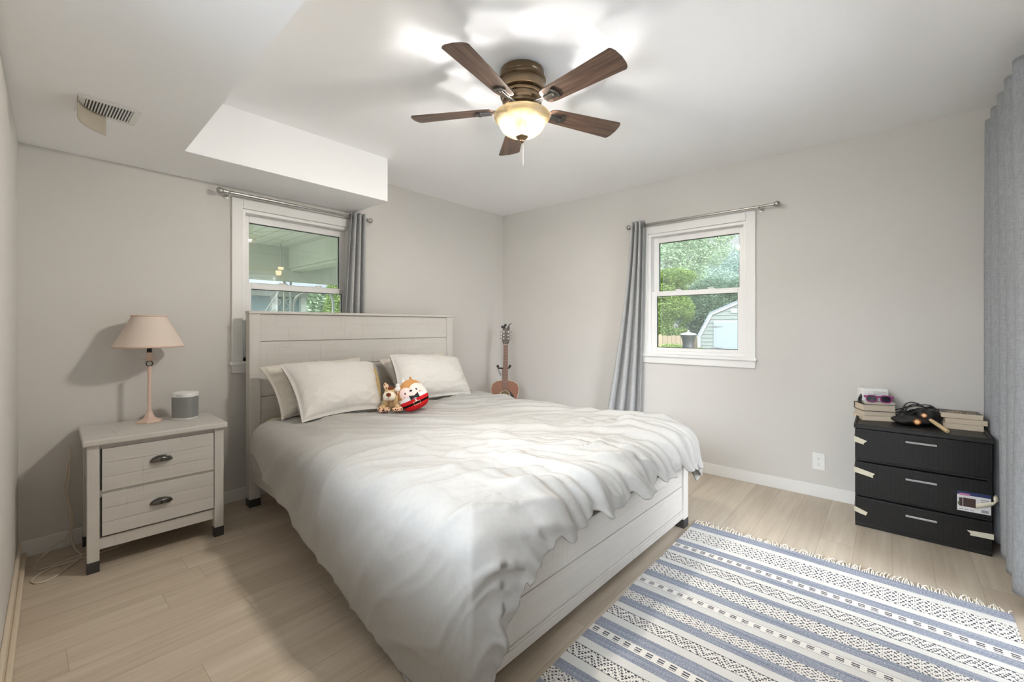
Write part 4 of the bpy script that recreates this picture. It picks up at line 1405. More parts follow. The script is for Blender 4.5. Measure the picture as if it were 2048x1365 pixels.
def ribbon(pts, w):
    vs, fs = [], []
    for i, (p, wd) in enumerate(zip(pts, w)):
        p = Vector(p)
        vs += [p + Vector((0, wd[0], wd[1])), p - Vector((0, wd[0], wd[1]))]
    for i in range(len(pts) - 1): fs.append((2 * i, 2 * i + 1, 2 * i + 3, 2 * i + 2))
    return vs, fs
fx = DX - ox - .006
vs, fs = ribbon([(fx, -.200, .240), (fx - .003, -.225, .255), (fx - .004, -.255, .268), (fx - .004, -.278, .280), (fx - .002, -.284, .297), (fx + .012, -.290, .304), (fx + .02, -.296, .312)],
                [(-.004, .016), (-.003, .015), (-.002, .013), (-.002, .010), (.006, .006), (.010, .009), (.008, .012)])
m.add(vs, fs)
mk('tape', m, 'tape', drawers[1], solid=.0008, smooth='all')

# ------------------------------------------------------------------ things on the drawers
TOPZ = .604
MAT['pages'] = None
def pages():
    m, t, o = nt('book_pages')
    g = noise_(t, obj_coord(t, (3, 3, 900)), 1.0, 2, .5)
    col = mixc(t, g, srgb(196, 180, 158), srgb(226, 212, 192))
    principled(t, o, col, .85)
    return m
MAT['pages'] = pages()
MAT['cover_dark'] = plain('dark_book_cover', srgb(44, 44, 48), .4)
MAT['cover_black'] = plain('black_book_cover', (.008, .008, .009), .35)
MAT['cover_grey'] = plain('grey_book_cover', srgb(150, 144, 136), .5)
MAT['cover_cream'] = plain('cream_book_cover', srgb(206, 196, 180), .5)
MAT['cover_brown'] = plain('brown_book_cover', srgb(110, 92, 76), .5)
def book(label, loc, rz, w, d, t, cover, group, hard=False, skew=0.0):
    """fore edge faces -x locally; w along y, d along x"""
    b_ = thing('book', label, 'book', loc, rz, group)
    ct = .0026 if hard else .0008
    ov = .004 if hard else 0.0
    sk = lambda z: skew * (z / t)
    m = MB()
    def slab(x0, x1, y0, y1, z0, z1):
        m.add([(x0 - sk(z0), y0, z0), (x1 - sk(z0), y0, z0), (x1 - sk(z0), y1, z0), (x0 - sk(z0), y1, z0), (x0 - sk(z1), y0, z1), (x1 - sk(z1), y0, z1), (x1 - sk(z1), y1, z1), (x0 - sk(z1), y1, z1)],
              [(0, 3, 2, 1), (4, 5, 6, 7), (0, 1, 5, 4), (1, 2, 6, 5), (2, 3, 7, 6), (3, 0, 4, 7)])
    slab(-d / 2 - ov, d / 2, -w / 2 - ov, w / 2 + ov, 0, ct); slab(-d / 2 - ov, d / 2, -w / 2 - ov, w / 2 + ov, t - ct, t)
    slab(d / 2, d / 2 + ct * 1.4, -w / 2 - ov, w / 2 + ov, 0, t)
    mk('cover', m, cover, b_, bevel=.0004)
    m = MB(); slab(-d / 2, d / 2 - .0002, -w / 2, w / 2, ct, t - ct)
    mk('pages', m, 'pages', b_)
    return b_
LR = R(24)
z = TOPZ
bk = book('cream paperback at the bottom of the left stack on the black drawers', (-.133, -3.262, z), LR, .170, .120, .030, 'cover_cream', 'books in the left stack on the drawers', skew=-.006); z += .0304
bk = book('paperback with tan page edges in the middle of the left stack, under the black hardback', (-.130, -3.265, z), LR + R(3), .160, .118, .026, 'cover_grey', 'books in the left stack on the drawers'); z += .0264
bk = book('thick black hardback in the left stack, under the white case and pink sunglasses', (-.130, -3.262, z), LR, .160, .118, .043, 'cover_black', 'books in the left stack on the drawers', hard=True); z += .0434
zl = z
# dark grey pouch leaning at the left end of that stack
m = MB()
def pouch(s, v):
    a = 2 * PI * s
    k = math.sin(PI * min(1, v * .96 + .02)) ** .35
    return (-.105 + .050 * math.cos(a) * k + .02 * v, -3.190 + .012 * math.sin(a) * k - .035 * v, TOPZ + .060 + .075 * v + .012 * math.cos(a))
MAT['darkfelt'] = plain('dark_grey_neoprene', srgb(70, 68, 70), .8, var=.15, nscale=60)
b_ = thing('book', 'white paperback lying flat under the pink sunglasses on the left stack', 'book', (-.130, -3.272, zl), LR - R(5), 'books in the left stack on the drawers')
m = MB(); m.box((-.055, -.074, 0), (.055, .074, .0012)).box((-.055, -.074, .011), (.055, .074, .0122)).box((.0545, -.074, 0), (.056, .074, .0122)); mk('cover', m, 'whiteplastic', b_)
m = MB(); m.box((-.054, -.073, .0012), (.0545, .073, .011)); mk('pages', m, 'pages', b_)
zl2 = zl + .0126
pc = thing('glasses_case', 'dark grey soft case wedged at the left end of the book stack', 'case', (-.142, -3.188, zl))
m = MB()
m.grid(lambda s, v: (.045 * (2 * v - 1) * 1.0, (.010 * math.cos(2 * PI * s)) * math.sin(PI * (.06 + .88 * v)) ** .5 + .004, .030 + (.030 * math.sin(2 * PI * s)) * math.sin(PI * (.06 + .88 * v)) ** .5), 24, 16, wrap=True)
m.v = [Matrix.Rotation(R(20), 4, 'X') @ v for v in m.v]
mk('shell', m, 'darkfelt', pc, smooth='all')
# white projector-like box
bx_ = thing('mini_projector', 'small white box with round vent holes on top of the left book stack', 'device', (-.110, -3.252, zl2), LR + R(-6))
m = MB(); m.box((-.052, -.066, 0), (.052, .066, .078)); mk('housing', m, 'whiteplastic', bx_, bevel=.007, bseg=4)
m = MB()
for i in range(9):
    for j in range(4):
        y = -.055 + i * .0075 + (.00375 if j % 2 else 0)
        m.cyl((-.0526, y, .036 + j * .008), (-.0521, y, .036 + j * .008), .0019, 8)
m.cyl((-.0528, .032, .048), (-.052, .032, .048), .002, 8)
mk('vent_holes', m, 'black', bx_)
# pink sunglasses resting in front of the box
MAT['magenta'] = plain('magenta_plastic', srgb(150, 42, 116), .3)
MAT['lens'] = plain('dark_lens', (.012, .012, .018), .08)
sg = thing('sunglasses', 'magenta sunglasses with dark lenses leaning on the small white box', 'sunglasses', (-.190, -3.285, zl2 + .001), rot=(0, R(12), LR - R(8)))
def lens_poly(cy):
    return [(cy + .026 * math.copysign(abs(math.cos(a)) ** .7, math.cos(a)), .022 + .019 * math.copysign(abs(math.sin(a)) ** .75, math.sin(a)) - (.002 if math.sin(a) < 0 else 0)) for a in [2 * PI * k / 28 for k in range(28)]]
TX = Matrix(((0, 0, 1, 0), (1, 0, 0, 0), (0, 1, 0, 0), (0, 0, 0, 1)))
m = MB()
for cy in (-.035, .035):
    m.tube([(0, y, z_) for y, z_ in lens_poly(cy)], .0034, 8, True)
m.tube([(0, -.012, .030), (-.003, 0, .033), (0, .012, .030)], .0036, 8)
for s in (-1, 1): m.sphere((0, s * .066, .034), (.004, .008, .006), 12, 8)
mk('frame', m, 'magenta', sg, smooth='all')
for cy in (-.035, .035):
    m = MB(); m.prism(lens_poly(cy), -.001, .001, TX); mk('lens', m, 'lens', sg)
for s in (-1, 1):
    m = MB(); m.tube(smooth_path([(0, s * .068, .035), (.02, s * .055, .036), (.026, s * -.02, .034 + s * .003), (.022, s * -.05, .026 + s * .003)], 5), .0026, 6); mk('temple', m, 'magenta', sg, smooth='all')

RR = R(4)
z = TOPZ
z0 = z
book('paperback at the bottom of the right stack on the black drawers', (-.118, -3.640, z), RR, .158, .128, .031, 'cover_cream', 'books in the right stack on the drawers'); z += .0314
book('wider paperback in the middle of the right stack on the drawers', (-.116, -3.650, z), RR + R(1), .166, .128, .029, 'cover_brown', 'books in the right stack on the drawers'); z += .0294
tb = book('paperback with a dark patterned cover on top of the right stack', (-.112, -3.636, z), RR - R(1), .164, .132, .029, 'cover_dark', 'books in the right stack on the drawers')
MAT['printwhite'] = plain('white_cover_print', srgb(222, 220, 214), .5)
MAT['printtan'] = plain('tan_cover_art', srgb(202, 164, 112), .5, var=.3, nscale=90)
zt = .0293
Mt = Matrix.Translation((-.040, 0, zt)) @ Matrix.Rotation(R(90), 4, 'Z')
text('cover_lettering', 'IN THE', .038, 'printwhite', tb, Mt, .0001)
m = MB()
def leaf(cx, cy, L, w):
    n = 10
    pts = [(cx + w * math.sin(PI * k / n), cy - L / 2 + L * k / n) for k in range(n + 1)] + [(cx - w * math.sin(PI * k / n), cy + L / 2 - L * k / n) for k in range(1, n)]
    m.prism(pts, zt - .0001, zt + .0002)
leaf(.0, .02, .085, .016); leaf(.012, -.045, .05, .010)
for k in range(14): m.box((.050, -.07 + k * .0095, zt - .0001), (.055, -.064 + k * .0095, zt + .0002))
mk('cover_art', m, 'printtan', tb)

# tangle of black bags, straps and cables between the stacks
MAT['blackfabric'] = plain('black_satin_fabric', (.010, .010, .011), .45, var=.3, nscale=50, bump=.3)
bag = thing('drawstring_pouch', 'black fabric pouch with an orange sun emblem lying between the book stacks', 'pouch', (-.175, -3.445, TOPZ), R(14))
def bagf(sx_, sy_, sz_, seed):
    def fn(s, v):
        a = 2 * PI * s; e = PI * (v - .5)
        n = mnoise.noise(Vector((math.cos(a) * 2 + seed, math.sin(a) * 2, v * 3)))
        k = 1 + .18 * n
        x = sx_ * math.cos(e) ** .7 * math.cos(a) * k; y = sy_ * math.cos(e) ** .7 * math.sin(a) * k
        zz_ = sz_ * (1 + math.sin(e) * (1 + .2 * n)) * .5
        return (x, y, max(0.0005, zz_))
    return fn
m = MB(); m.grid(bagf(.075, .105, .052, 3.1), 48, 24, wrap=True); mk('fabric', m, 'blackfabric', bag, smooth='all')
MAT['sunorange'] = plain('orange_sun_print', srgb(206, 122, 58), .6)
MAT['suncore'] = plain('pale_sun_print', srgb(244, 206, 160), .6)
def emblem(parent, c, nrm, r, name='sun_emblem'):
    nrm = Vector(nrm).normalized()
    Mx = Matrix.Translation(c) @ nrm.to_track_quat('Z', 'Y').to_matrix().to_4x4()
    m = MB()
    pts = []
    for k in range(32):
        rr = r * (1.0 if k % 2 else .56)
        pts.append((rr * math.cos(2 * PI * k / 32), rr * math.sin(2 * PI * k / 32)))
    m.prism(pts, 0, .0006, Mx)
    e_ = mk(name, m, 'sunorange', parent)
    m = MB(); m.lathe([(.001, .0012), (r * .48, .0010), (r * .5, .0005)], 20, Mx); mk('emblem_face', m, 'suncore', e_)
emblem(bag, (-.0835, .012, .030), (-.93, .12, .34), .020)
bag2 = thing('drawstring_pouch', 'smaller black pouch with a round orange emblem propped on the first pouch', 'pouch', (-.135, -3.498, TOPZ + .010), R(-8))
m = MB(); m.grid(bagf(.055, .060, .085, 6.4), 40, 22, wrap=True); mk('fabric', m, 'blackfabric', bag2, smooth='all')
emblem(bag2, (-.0625, .004, .052), (-.95, .05, .3), .016)
m = MB()
random.seed(5)
for k in range(9):
    pts = []
    cx, cy = -.12 + random.uniform(-.02, .02), -3.455 + random.uniform(-.02, .02)
    rx, ry = random.uniform(.045, .075), random.uniform(.06, .10)
    ph = random.uniform(0, 6.28)
    for j in range(26):
        a = 2 * PI * j / 26
        pts.append((cx + rx * math.cos(a), cy + ry * math.sin(a + .3 * math.sin(ph)), TOPZ + .045 + .035 * math.cos(a + ph * .1) + .012 * math.sin(2 * a + ph) + .003 * k))
    m.tube(pts, .0032, 6, True)
m.tube(smooth_path([(-.20, -3.36, TOPZ + .055), (-.18, -3.385, TOPZ + .045), (-.16, -3.42, TOPZ + .06), (-.14, -3.47, TOPZ + .085)], 8), .004, 6)
m.tube(smooth_path([(-.205, -3.355, TOPZ + .02), (-.20, -3.40, TOPZ + .035), (-.16, -3.45, TOPZ + .07), (-.13, -3.52, TOPZ + .06), (-.14, -3.55, TOPZ + .01)], 8), .0036, 6)
tag(mk('cable_bundle', m, 'black', smooth='all'), 'tangle of thin black cables heaped over the black pouches', 'cables')
m = MB()
m.lathe([(.004, 0), (.009, .002), (.0112, .012), (.0102, .05), (.0105, .08), (.0095, .12), (.008, .14)], 16)
sk_ = mk('wooden_handle', m, plain('pale_wood_handle', srgb(206, 180, 138), .5, var=.12, nscale=30), smooth=True)
sk_.location = (-.372, -3.572, TOPZ + .0125); sk_.rotation_euler = Vector((.80, .42, .24)).to_track_quat('Z', 'Y').to_euler()
tag(sk_, 'pale wooden handle poking out from the black pouches over the edge of the drawers', 'handle')

# ------------------------------------------------------------------ rug
MAT['rug_cream'] = plain('cream_rug_weave', srgb(224, 222, 217), .95, var=.05, nscale=160, spec=.1, bump=.5)
def rug_blue():
    m, t, o = nt('blue_rug_stripe')
    uv = t.nodes.new('ShaderNodeUVMap')
    mp = N(t, 'ShaderNodeMapping', {'Vector': uv.outputs[0], 'Scale': (60, 9, 1)})
    g = noise_(t, mp.outputs[0], 3.0, 3, .7)
    mp2 = N(t, 'ShaderNodeMapping', {'Vector': uv.outputs[0], 'Scale': (3, 14, 1)})
    g2 = noise_(t, mp2.outputs[0], 1.0, 2, .5)
    col = ramp(t, math_(t, 'ADD', math_(t, 'MULTIPLY', g, .7), math_(t, 'MULTIPLY', g2, .3)), [(.36, srgb(86, 93, 112)), (.5, srgb(138, 144, 159)), (.62, srgb(206, 206, 209))])
    principled(t, o, col, .95, bump=g, bump_s=.4, bump_d=.002, spec=.1)
    return m
MAT['rug_blue'] = rug_blue()
def rug_pat(name, period, rows, style):
    m, t, o = nt(name)
    uv = t.nodes.new('ShaderNodeUVMap')
    sp_ = N(t, 'ShaderNodeSeparateXYZ', {'Vector': uv.outputs[0]})
    u, v = sp_.outputs[0], sp_.outputs[1]
    M_ = lambda op, a, b=0.0, c=0.0: math_(t, op, a, b, c)
    jit = noise_(t, N(t, 'ShaderNodeMapping', {'Vector': uv.outputs[0], 'Scale': (40, 3, 1)}).outputs[0], 1.0, 2, .5)
    fu = M_('FRACT', M_('DIVIDE', u, period))
    cu = M_('ABSOLUTE', M_('SUBTRACT', fu, .5))
    cv = M_('ABSOLUTE', M_('SUBTRACT', v, .5))
    # fine stitch grid
    su = M_('ABSOLUTE', M_('SUBTRACT', M_('FRACT', M_('ADD', M_('DIVIDE', u, .013), M_('MULTIPLY', M_('MODULO', M_('FLOOR', M_('MULTIPLY', v, rows)), 2.0), .5))), .5))
    sv = M_('ABSOLUTE', M_('SUBTRACT', M_('FRACT', M_('MULTIPLY', v, rows)), .5))
    stitch = M_('MULTIPLY', M_('LESS_THAN', su, .34), M_('LESS_THAN', sv, .36))
    if style == 'diamond':
        d = M_('ADD', M_('MULTIPLY', cu, 2.0), M_('MULTIPLY', cv, 1.6))
        ring = M_('SINE', M_('MULTIPLY', d, 15.0))
        f = M_('MULTIPLY', stitch, M_('GREATER_THAN', M_('ADD', ring, M_('MULTIPLY', jit, .5)), -.05))
    elif style == 'square':
        blk = M_('MULTIPLY', M_('LESS_THAN', cu, .27), M_('LESS_THAN', cv, .30))
        row = M_('GREATER_THAN', M_('SINE', M_('MULTIPLY', v, rows * 2 * PI)), -.35)
        f = M_('MULTIPLY', blk, row)
    else:
        d = M_('ADD', M_('MULTIPLY', cu, 2.0), cv)
        wave = M_('SINE', M_('ADD', M_('MULTIPLY', v, 12.0), M_('MULTIPLY', cu, 18.0)))
        f = M_('MULTIPLY', stitch, M_('GREATER_THAN', M_('ADD', wave, M_('MULTIPLY', jit, .6)), -.25))
    line = M_('GREATER_THAN', cv, .455)
    f = M_('MAXIMUM', f, M_('MULTIPLY', line, .85 if style != 'diamond' else .25))
    col = mixc(t, M_('MINIMUM', 1.0, M_('MULTIPLY', f, M_('ADD', .65, M_('MULTIPLY', jit, .5)))), srgb(224, 220, 213), srgb(48, 52, 66))
    principled(t, o, col, .95, bump=f, bump_s=.3, bump_d=.002, spec=.1)
    return m
MAT['rug_dia'] = rug_pat('rug_diamond_band', .105, 7, 'diamond')
MAT['rug_dia2'] = rug_pat('rug_fine_band', .085, 6, 'wave')
MAT['rug_sq'] = rug_pat('rug_square_band', .043, 4, 'square')
rug = thing('rug', 'flatwoven cream and blue striped rug with a tasselled end beside the bed', 'rug', (-2.0, -3.08, 0))
# bands from the fringed end inwards: kind and far edge (x)
bands = [('b', -1.060), ('c', -1.098), ('d', -1.218), ('c', -1.252), ('b', -1.300), ('s', -1.352), ('b', -1.398), ('c', -1.430), ('w', -1.497), ('c', -1.530), ('b', -1.570), ('d', -1.652), ('b', -1.700),
         ('c', -1.733), ('s', -1.775), ('c', -1.812), ('b', -1.864), ('d', -1.924), ('b', -1.970), ('c', -2.006), ('w', -2.064), ('c', -2.104), ('b', -2.158), ('s', -2.203), ('b', -2.250), ('c', -2.288), ('w', -2.352),
         ('c', -2.392), ('b', -2.436), ('d', -2.510), ('b', -2.556), ('c', -2.590), ('s', -2.632), ('c', -2.668), ('b', -2.715), ('d', -2.790), ('b', -2.840), ('c', -2.872), ('w', -2.935), ('c', -2.97), ('b', -3.03)]
RX0, RY0, RY1 = -.990, -2.452, -3.712
idx = {'c': 0, 'b': 1, 'd': 2, 'w': 3, 's': 4}
m = MB()
uvs = []
def rz_(x, y): return .0075 + .0012 * mnoise.noise(Vector((x * 4, y * 4, 1)))
def ry_(x, y):
    return y + .006 * mnoise.noise(Vector((x * 3, 5, y)))
NYR = 42
xa = RX0
def wob(x, y): return x + .008 * mnoise.noise(Vector((y * 2.2, x * 1.2, 9)))
for kd, xb in bands:
    sub = max(1, int(abs(xb - xa) / .03))
    for i in range(sub):
        p0, p1 = xa + (xb - xa) * i / sub, xa + (xb - xa) * (i + 1) / sub
        for j in range(NYR):
            ya, yb = RY0 + (RY1 - RY0) * j / NYR, RY0 + (RY1 - RY0) * (j + 1) / NYR
            m.cur = idx[kd]
            m.add([(wob(p0, ya), ry_(p0, ya), rz_(p0, ya)), (wob(p1, ya), ry_(p1, ya), rz_(p1, ya)), (wob(p1, yb), ry_(p1, yb), rz_(p1, yb)), (wob(p0, yb), ry_(p0, yb), rz_(p0, yb))], [(0, 1, 2, 3)])
            v0, v1 = i / sub, (i + 1) / sub
            u0, u1 = RY0 - ya, RY0 - yb
            uvs += [(u0, v0), (u0, v1), (u1, v1), (u1, v0)]
    xa = xb
rm = mk('woven_field', m, ['rug_cream', 'rug_blue', 'rug_dia', 'rug_dia2', 'rug_sq'], rug, world=True, solid=0, fixn=False)
# faces were possibly flipped by the normal fix: write uv per vertex
uvl = rm.data.uv_layers.new(name='UVMap')
for lp in rm.data.loops:
    uvl.data[lp.index].uv = uvs[lp.vertex_index]
md = rm.modifiers.new('weld', 'WELD'); md.merge_threshold = .0004
md = rm.modifiers.new('thick', 'SOLIDIFY'); md.thickness = .006; md.offset = -1
MAT['fringe'] = plain('cream_fringe', srgb(230, 224, 212), .95, var=.1, nscale=80)
m = MB()
random.seed(3)
for k in range(150):
    y = RY0 - .004 + (RY1 - RY0 + .008) * (k + random.random() * .6) / 150
    L = random.uniform(.03, .062)
    x0 = wob(RX0, y)
    dy = random.uniform(-.03, .03)
    hump = random.uniform(.004, .016)
    m.tube([(x0 - .006, y, .006), (x0 + .010, y + dy * .15, .006 + hump * .6), (x0 + L * .55, y + dy * .6, .004 + hump), (x0 + L, y + dy, .003)], [.0022, .002, .002, .0016], 5)
fr = tag(mk('fringe', m, 'fringe', rug, world=True, smooth='all'), kind='stuff')

# ------------------------------------------------------------------ outside: porch beyond window_1
MAT['sage'] = plain('pale_sage_porch_paint', srgb(152, 157, 141), .6, var=.03, nscale=3)
def porch_boards():
    m, t, o = nt('sage_porch_boards')
    tc = t.nodes.new('ShaderNodeTexCoord')
    sp_ = N(t, 'ShaderNodeSeparateXYZ', {'Vector': tc.outputs['Object']})
    f = math_(t, 'ABSOLUTE', math_(t, 'SUBTRACT', math_(t, 'FRACT', math_(t, 'MULTIPLY', sp_.outputs[0], 6.2)), .5))
    gr = math_(t, 'GREATER_THAN', f, .465)
    col = mixc(t, gr, srgb(164, 169, 150), srgb(100, 106, 94))
    principled(t, o, col, .5)
    return m
MAT['porchboards'] = porch_boards()
MAT['ironwhite'] = plain('white_painted_iron', srgb(128, 135, 127), .5)
PZ = 2.32
b = MB(); b.box((-5.2, .16, PZ), (-.25, 3.35, PZ + .06)); tag(mk('porch_ceiling', b, 'porchboards'), kind='structure')
b = MB(); b.box((-5.2, 3.22, 1.84), (-.25, 3.36, PZ)); tag(mk('porch_beam', b, 'sage', bevel=.006), kind='structure')
b = MB(); b.box((-1.06, .16, 2.02), (-.92, 3.22, PZ)); b.box((-1.04, .16, 1.985), (-.86, 3.22, 2.02)); tag(mk('porch_beam', b, 'sage', bevel=.006), kind='structure')
b = MB(); b.box((-5.5, .16, -.30), (-.3, 3.5, -.12)); tag(mk('porch_floor', b, plain('porch_concrete', srgb(150, 150, 146), .9)), kind='structure')
ip = thing('iron_porch_post', 'white painted iron porch post with scrollwork outside the window behind the bed', 'porch post', (-1.06, 3.26, -.12))
m = MB()
for x in (-.045, .045): m.box((x - .012, -.012, 0), (x + .012, .012, 1.96))
mk('uprights', m, 'ironwhite', ip)
m = MB()
for k in range(13):
    z = .12 + k * .14
    m.tube([(-.035, 0, z), (.035, 0, z + .07), (-.035, 0, z + .14)], .008, 6)
mk('lattice', m, 'ironwhite', ip)
def scroll(c, r, sgn, start):
    pts = []
    for k in range(40):
        a = start + sgn * k * .26
        rr = r * (1 - k / 46)
        pts.append((c[0] + rr * math.cos(a), 0, c[1] + rr * math.sin(a)))
    return pts
for cx, cz, r, sg_, st_ in ((-.25, 1.78, .05, -1, 0.3), (-.13, 1.66, .05, 1, 2.2), (-.17, 1.50, .07, -1, .2), (-.30, 1.40, .05, 1, 2.0)):
    m = MB(); m.tube(scroll((cx, cz), r, sg_, st_), .009, 6); mk('scroll', m, 'ironwhite', ip, smooth=True)
m = MB(); m.tube([(-.36, 0, 1.42), (-.05, 0, 1.90)], .010, 6); mk('brace', m, 'ironwhite', ip)
m = MB(); m.tube(smooth_path([(.08, 0, 1.45), (.085, 0, 1.62), (.13, 0, 1.73), (.30, 0, 1.82), (.52, 0, 1.86), (.62, 0, 1.82), (.68, 0, 1.70), (.69, 0, 1.4)], 8), .022, 8); mk('arch', m, 'ironwhite', ip, smooth=True)
# glowing shape under the beam, imitating a reflection in the window pane
pl = thing('pane_reflection', 'small glowing two-part shape imitating a reflection in the left window glass', 'reflection', (-1.30, 2.95, 1.93))
m = MB(); m.lathe([(.002, -.052), (.028, -.046), (.036, -.02), (.037, .012), (.002, .013)], 20); mk('lower_glow', m, 'reflectglow', pl, smooth=True)
m = MB(); m.lathe([(.002, .026), (.026, .030), (.034, .045), (.037, .066), (.002, .067)], 20, Matrix.Translation((.03, 0, 0))); mk('upper_glow', m, 'reflectglow', pl, smooth=True)
m = MB(); m.cyl((.03, 0, .066), (.03, 0, PZ - 1.93), .006, 8); m.cyl((0, 0, .01), (.03, 0, .03), .008, 8); mk('stem', m, 'ironwhite', pl)

# neighbouring house seen low through window_1
MAT['sidingblue'] = plain('blue_grey_siding', srgb(120, 140, 148), .8, var=.15, nscale=1.5)
MAT['darkscreen'] = plain('dark_porch_screen', srgb(64, 86, 84), .7, var=.25, nscale=4)
MAT['roofgrey'] = plain('grey_roof_shingles', srgb(78, 84, 88), .9, var=.1, nscale=12)
nb = thing('neighbour_house', 'grey-blue neighbouring house with white posts beyond the porch', 'house', (-.3, 7.4, -.4))
m = MB(); m.box((-2.6, 0, 0), (1.25, 3.5, 2.5)); mk('wall', m, 'darkscreen', nb)
m = MB(); m.prism([(-.4, 2.48), (3.9, 2.48), (1.75, 3.7)], -2.9, 1.6, Matrix(((0, 0, 1, 0), (1, 0, 0, -.5), (0, 1, 0, 0), (0, 0, 0, 1)))); mk('roof', m, 'roofgrey', nb)
for x in (-1.2, -.15, .55, 1.2):
    m = MB(); m.box((x - .06, -.12, 0), (x + .06, .0, 2.5)); mk('post', m, 'ironwhite', nb)
m = MB(); m.box((-2.6, -.15, 2.28), (1.3, .0, 2.5)); mk('fascia', m, 'ironwhite', nb)

# ------------------------------------------------------------------ outside: back garden beyond window_2
def grass_mat():
    m, t, o = nt('lawn_grass')
    g = noise_(t, obj_coord(t), 6.0, 5, .7)
    principled(t, o, mixc(t, g, srgb(92, 100, 76), srgb(122, 128, 104)), .95, spec=.1)
    return m
b = MB(); b.box((-40, -40, -.62), (90, 60, -.5))
lawn = tag(mk('ground', b, grass_mat()), kind='structure')
b = MB(); b.box((-12.0, -10.0, -.49), (3.0, YF - WT, -.14)); b.box((-12.0, YF - WT, -.49), (-4.15, 0.1, -.14)); tag(mk('patio', b, plain('pale_bounce_concrete', srgb(226, 226, 226), .9)), kind='structure')  # unseen terrace, added and extended to bounce daylight up to the ceiling
# garden shed
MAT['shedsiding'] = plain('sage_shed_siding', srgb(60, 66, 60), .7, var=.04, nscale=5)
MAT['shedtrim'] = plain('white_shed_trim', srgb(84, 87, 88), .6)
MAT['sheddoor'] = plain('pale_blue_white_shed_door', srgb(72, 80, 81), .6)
MAT['hinge'] = plain('dark_strap_hinge', (.03, .03, .03), .5)
SH = Vector((11.70, .36, -.5))
fdir = Vector((-.985, -.17, 0))     # the shed front looks back at the house
sa = math.atan2(fdir.y, fdir.x) + R(90)
shed = thing('garden_shed', 'sage green gambrel-roofed garden shed with white trim and pale door', 'shed', (SH.x, SH.y, SH.z), sa)
K = [(-1.2, 0), (-1.2, 1.36), (-.82, 2.125), (0, 2.495), (.82, 2.125), (1.2, 1.36), (1.2, 0)]
SX = Matrix(((1, 0, 0, 0), (0, 0, 1, 0), (0, 1, 0, 0), (0, 0, 0, 1)))
m = MB(); m.prism(K, .0, 3.0, SX); mk('shed_body', m, 'shedsiding', shed)
def kw(z):
    if z < 1.36: return 1.2
    if z < 2.125: return 1.2 + (z - 1.36) / .765 * (.82 - 1.2)
    return .82 * (2.495 - z) / .37
m = MB()
z = .05
while z < 2.45:
    w = kw(z + .06) - .01
    if w > .05:
        m.add([(-w, -.004, z + .125), (w, -.004, z + .125), (w, -.022, z), (-w, -.022, z), (-w, 0, z), (w, 0, z)], [(0, 1, 2, 3), (3, 2, 5, 4)])
    z += .125
mk('siding', m, 'shedsiding', shed)
m = MB()
for (xa_, za_), (xb_, zb_) in zip(K[:-1], K[1:]):
    if za_ == zb_ == 0: continue
    d = Vector((xb_ - xa_, 0, zb_ - za_)); L = d.length; d.normalize()
    n_ = Vector((-d.z, 0, d.x))
    p = Vector((xa_, 0, za_))
    q = p + d * L
    y0_, y1_ = -.06, -.0
    a_ = [p + n_ * .03, q + n_ * .03, q - n_ * .075, p - n_ * .075]
    m.add([(v.x, y0_, v.z) for v in a_] + [(v.x, y1_, v.z) for v in a_], [(0, 1, 2, 3), (4, 7, 6, 5), (0, 4, 5, 1), (1, 5, 6, 2), (2, 6, 7, 3), (3, 7, 4, 0)])
mk('trim', m, 'shedtrim', shed)
m = MB()
for (xa_, za_), (xb_, zb_) in zip(K[1:-2], K[2:-1]):
    d = Vector((xb_ - xa_, 0, zb_ - za_)).normalized(); n_ = Vector((-d.z, 0, d.x))
    p, q = Vector((xa_, 0, za_)) - d * .04, Vector((xb_, 0, zb_)) + d * .04
    a_ = [p + n_ * .04, q + n_ * .04, q + n_ * .01, p + n_ * .01]
    m.add([(v.x, -.08, v.z) for v in a_] + [(v.x, 3.1, v.z) for v in a_], [(0, 1, 2, 3), (4, 7, 6, 5), (0, 4, 5, 1), (1, 5, 6, 2), (2, 6, 7, 3), (3, 7, 4, 0)])
mk('roof', m, 'roofgrey', shed)
m = MB(); m.box((-.73, -.05, .05), (.73, -.022, 1.87)); df = mk('door_frame', m, 'shedtrim', shed)
for s in (-1, 1):
    m = MB(); m.box((s * .69, -.07, .08), (s * .015, -.05, 1.82)); dd = mk('door', m, 'sheddoor', shed)
    m = MB()
    for k in range(1, 5): m.box((s * .135 * k - .003, -.0715, .09), (s * .135 * k + .003, -.0700, 1.81))
    mk('board_grooves', m, 'shedtrim', dd)
    for zh in (.98, 1.68):
        m = MB(); m.prism([(s * .70, zh - .035), (s * .70, zh + .035), (s * .65, zh + .018), (s * .46, zh), (s * .65, zh - .018)], -.085, -.071, SX); mk('hinge', m, 'hinge', dd)
m = MB(); m.box((.03, -.08, .95), (.06, -.07, 1.05)); mk('latch', m, 'hinge', shed)
m = MB(); m.box((-.22, -.04, 2.12), (.22, -.02, 2.27)); mk('gable_vent', m, 'shedtrim', shed)
# board fence
fence = thing('board_fence', 'weathered tan board fence at the back of the garden', 'fence', (11.0, 2.75, -.55), R(-52))
MAT['fencewood'] = wood('tan_fence_boards', srgb(70, 58, 41), srgb(90, 78, 58), (20, 20, 2), .8)
m = MB()
for k in range(22):
    x = -1.6 + k * .148
    m.box((x, -.011, .05), (x + .14, .011, 1.42 + .01 * math.sin(k * 2.3)))
mk('boards', m, 'fencewood', fence)
m = MB(); m.box((-1.6, .011, .3), (1.7, .06, .39)).box((-1.6, .011, 1.1), (1.7, .06, 1.19)); mk('rails', m, 'fencewood', fence)
for x in (-1.5, .1, 1.6):
    m = MB(); m.box((x - .045, .02, 0), (x + .045, .11, 1.45)); mk('post', m, 'fencewood', fence)
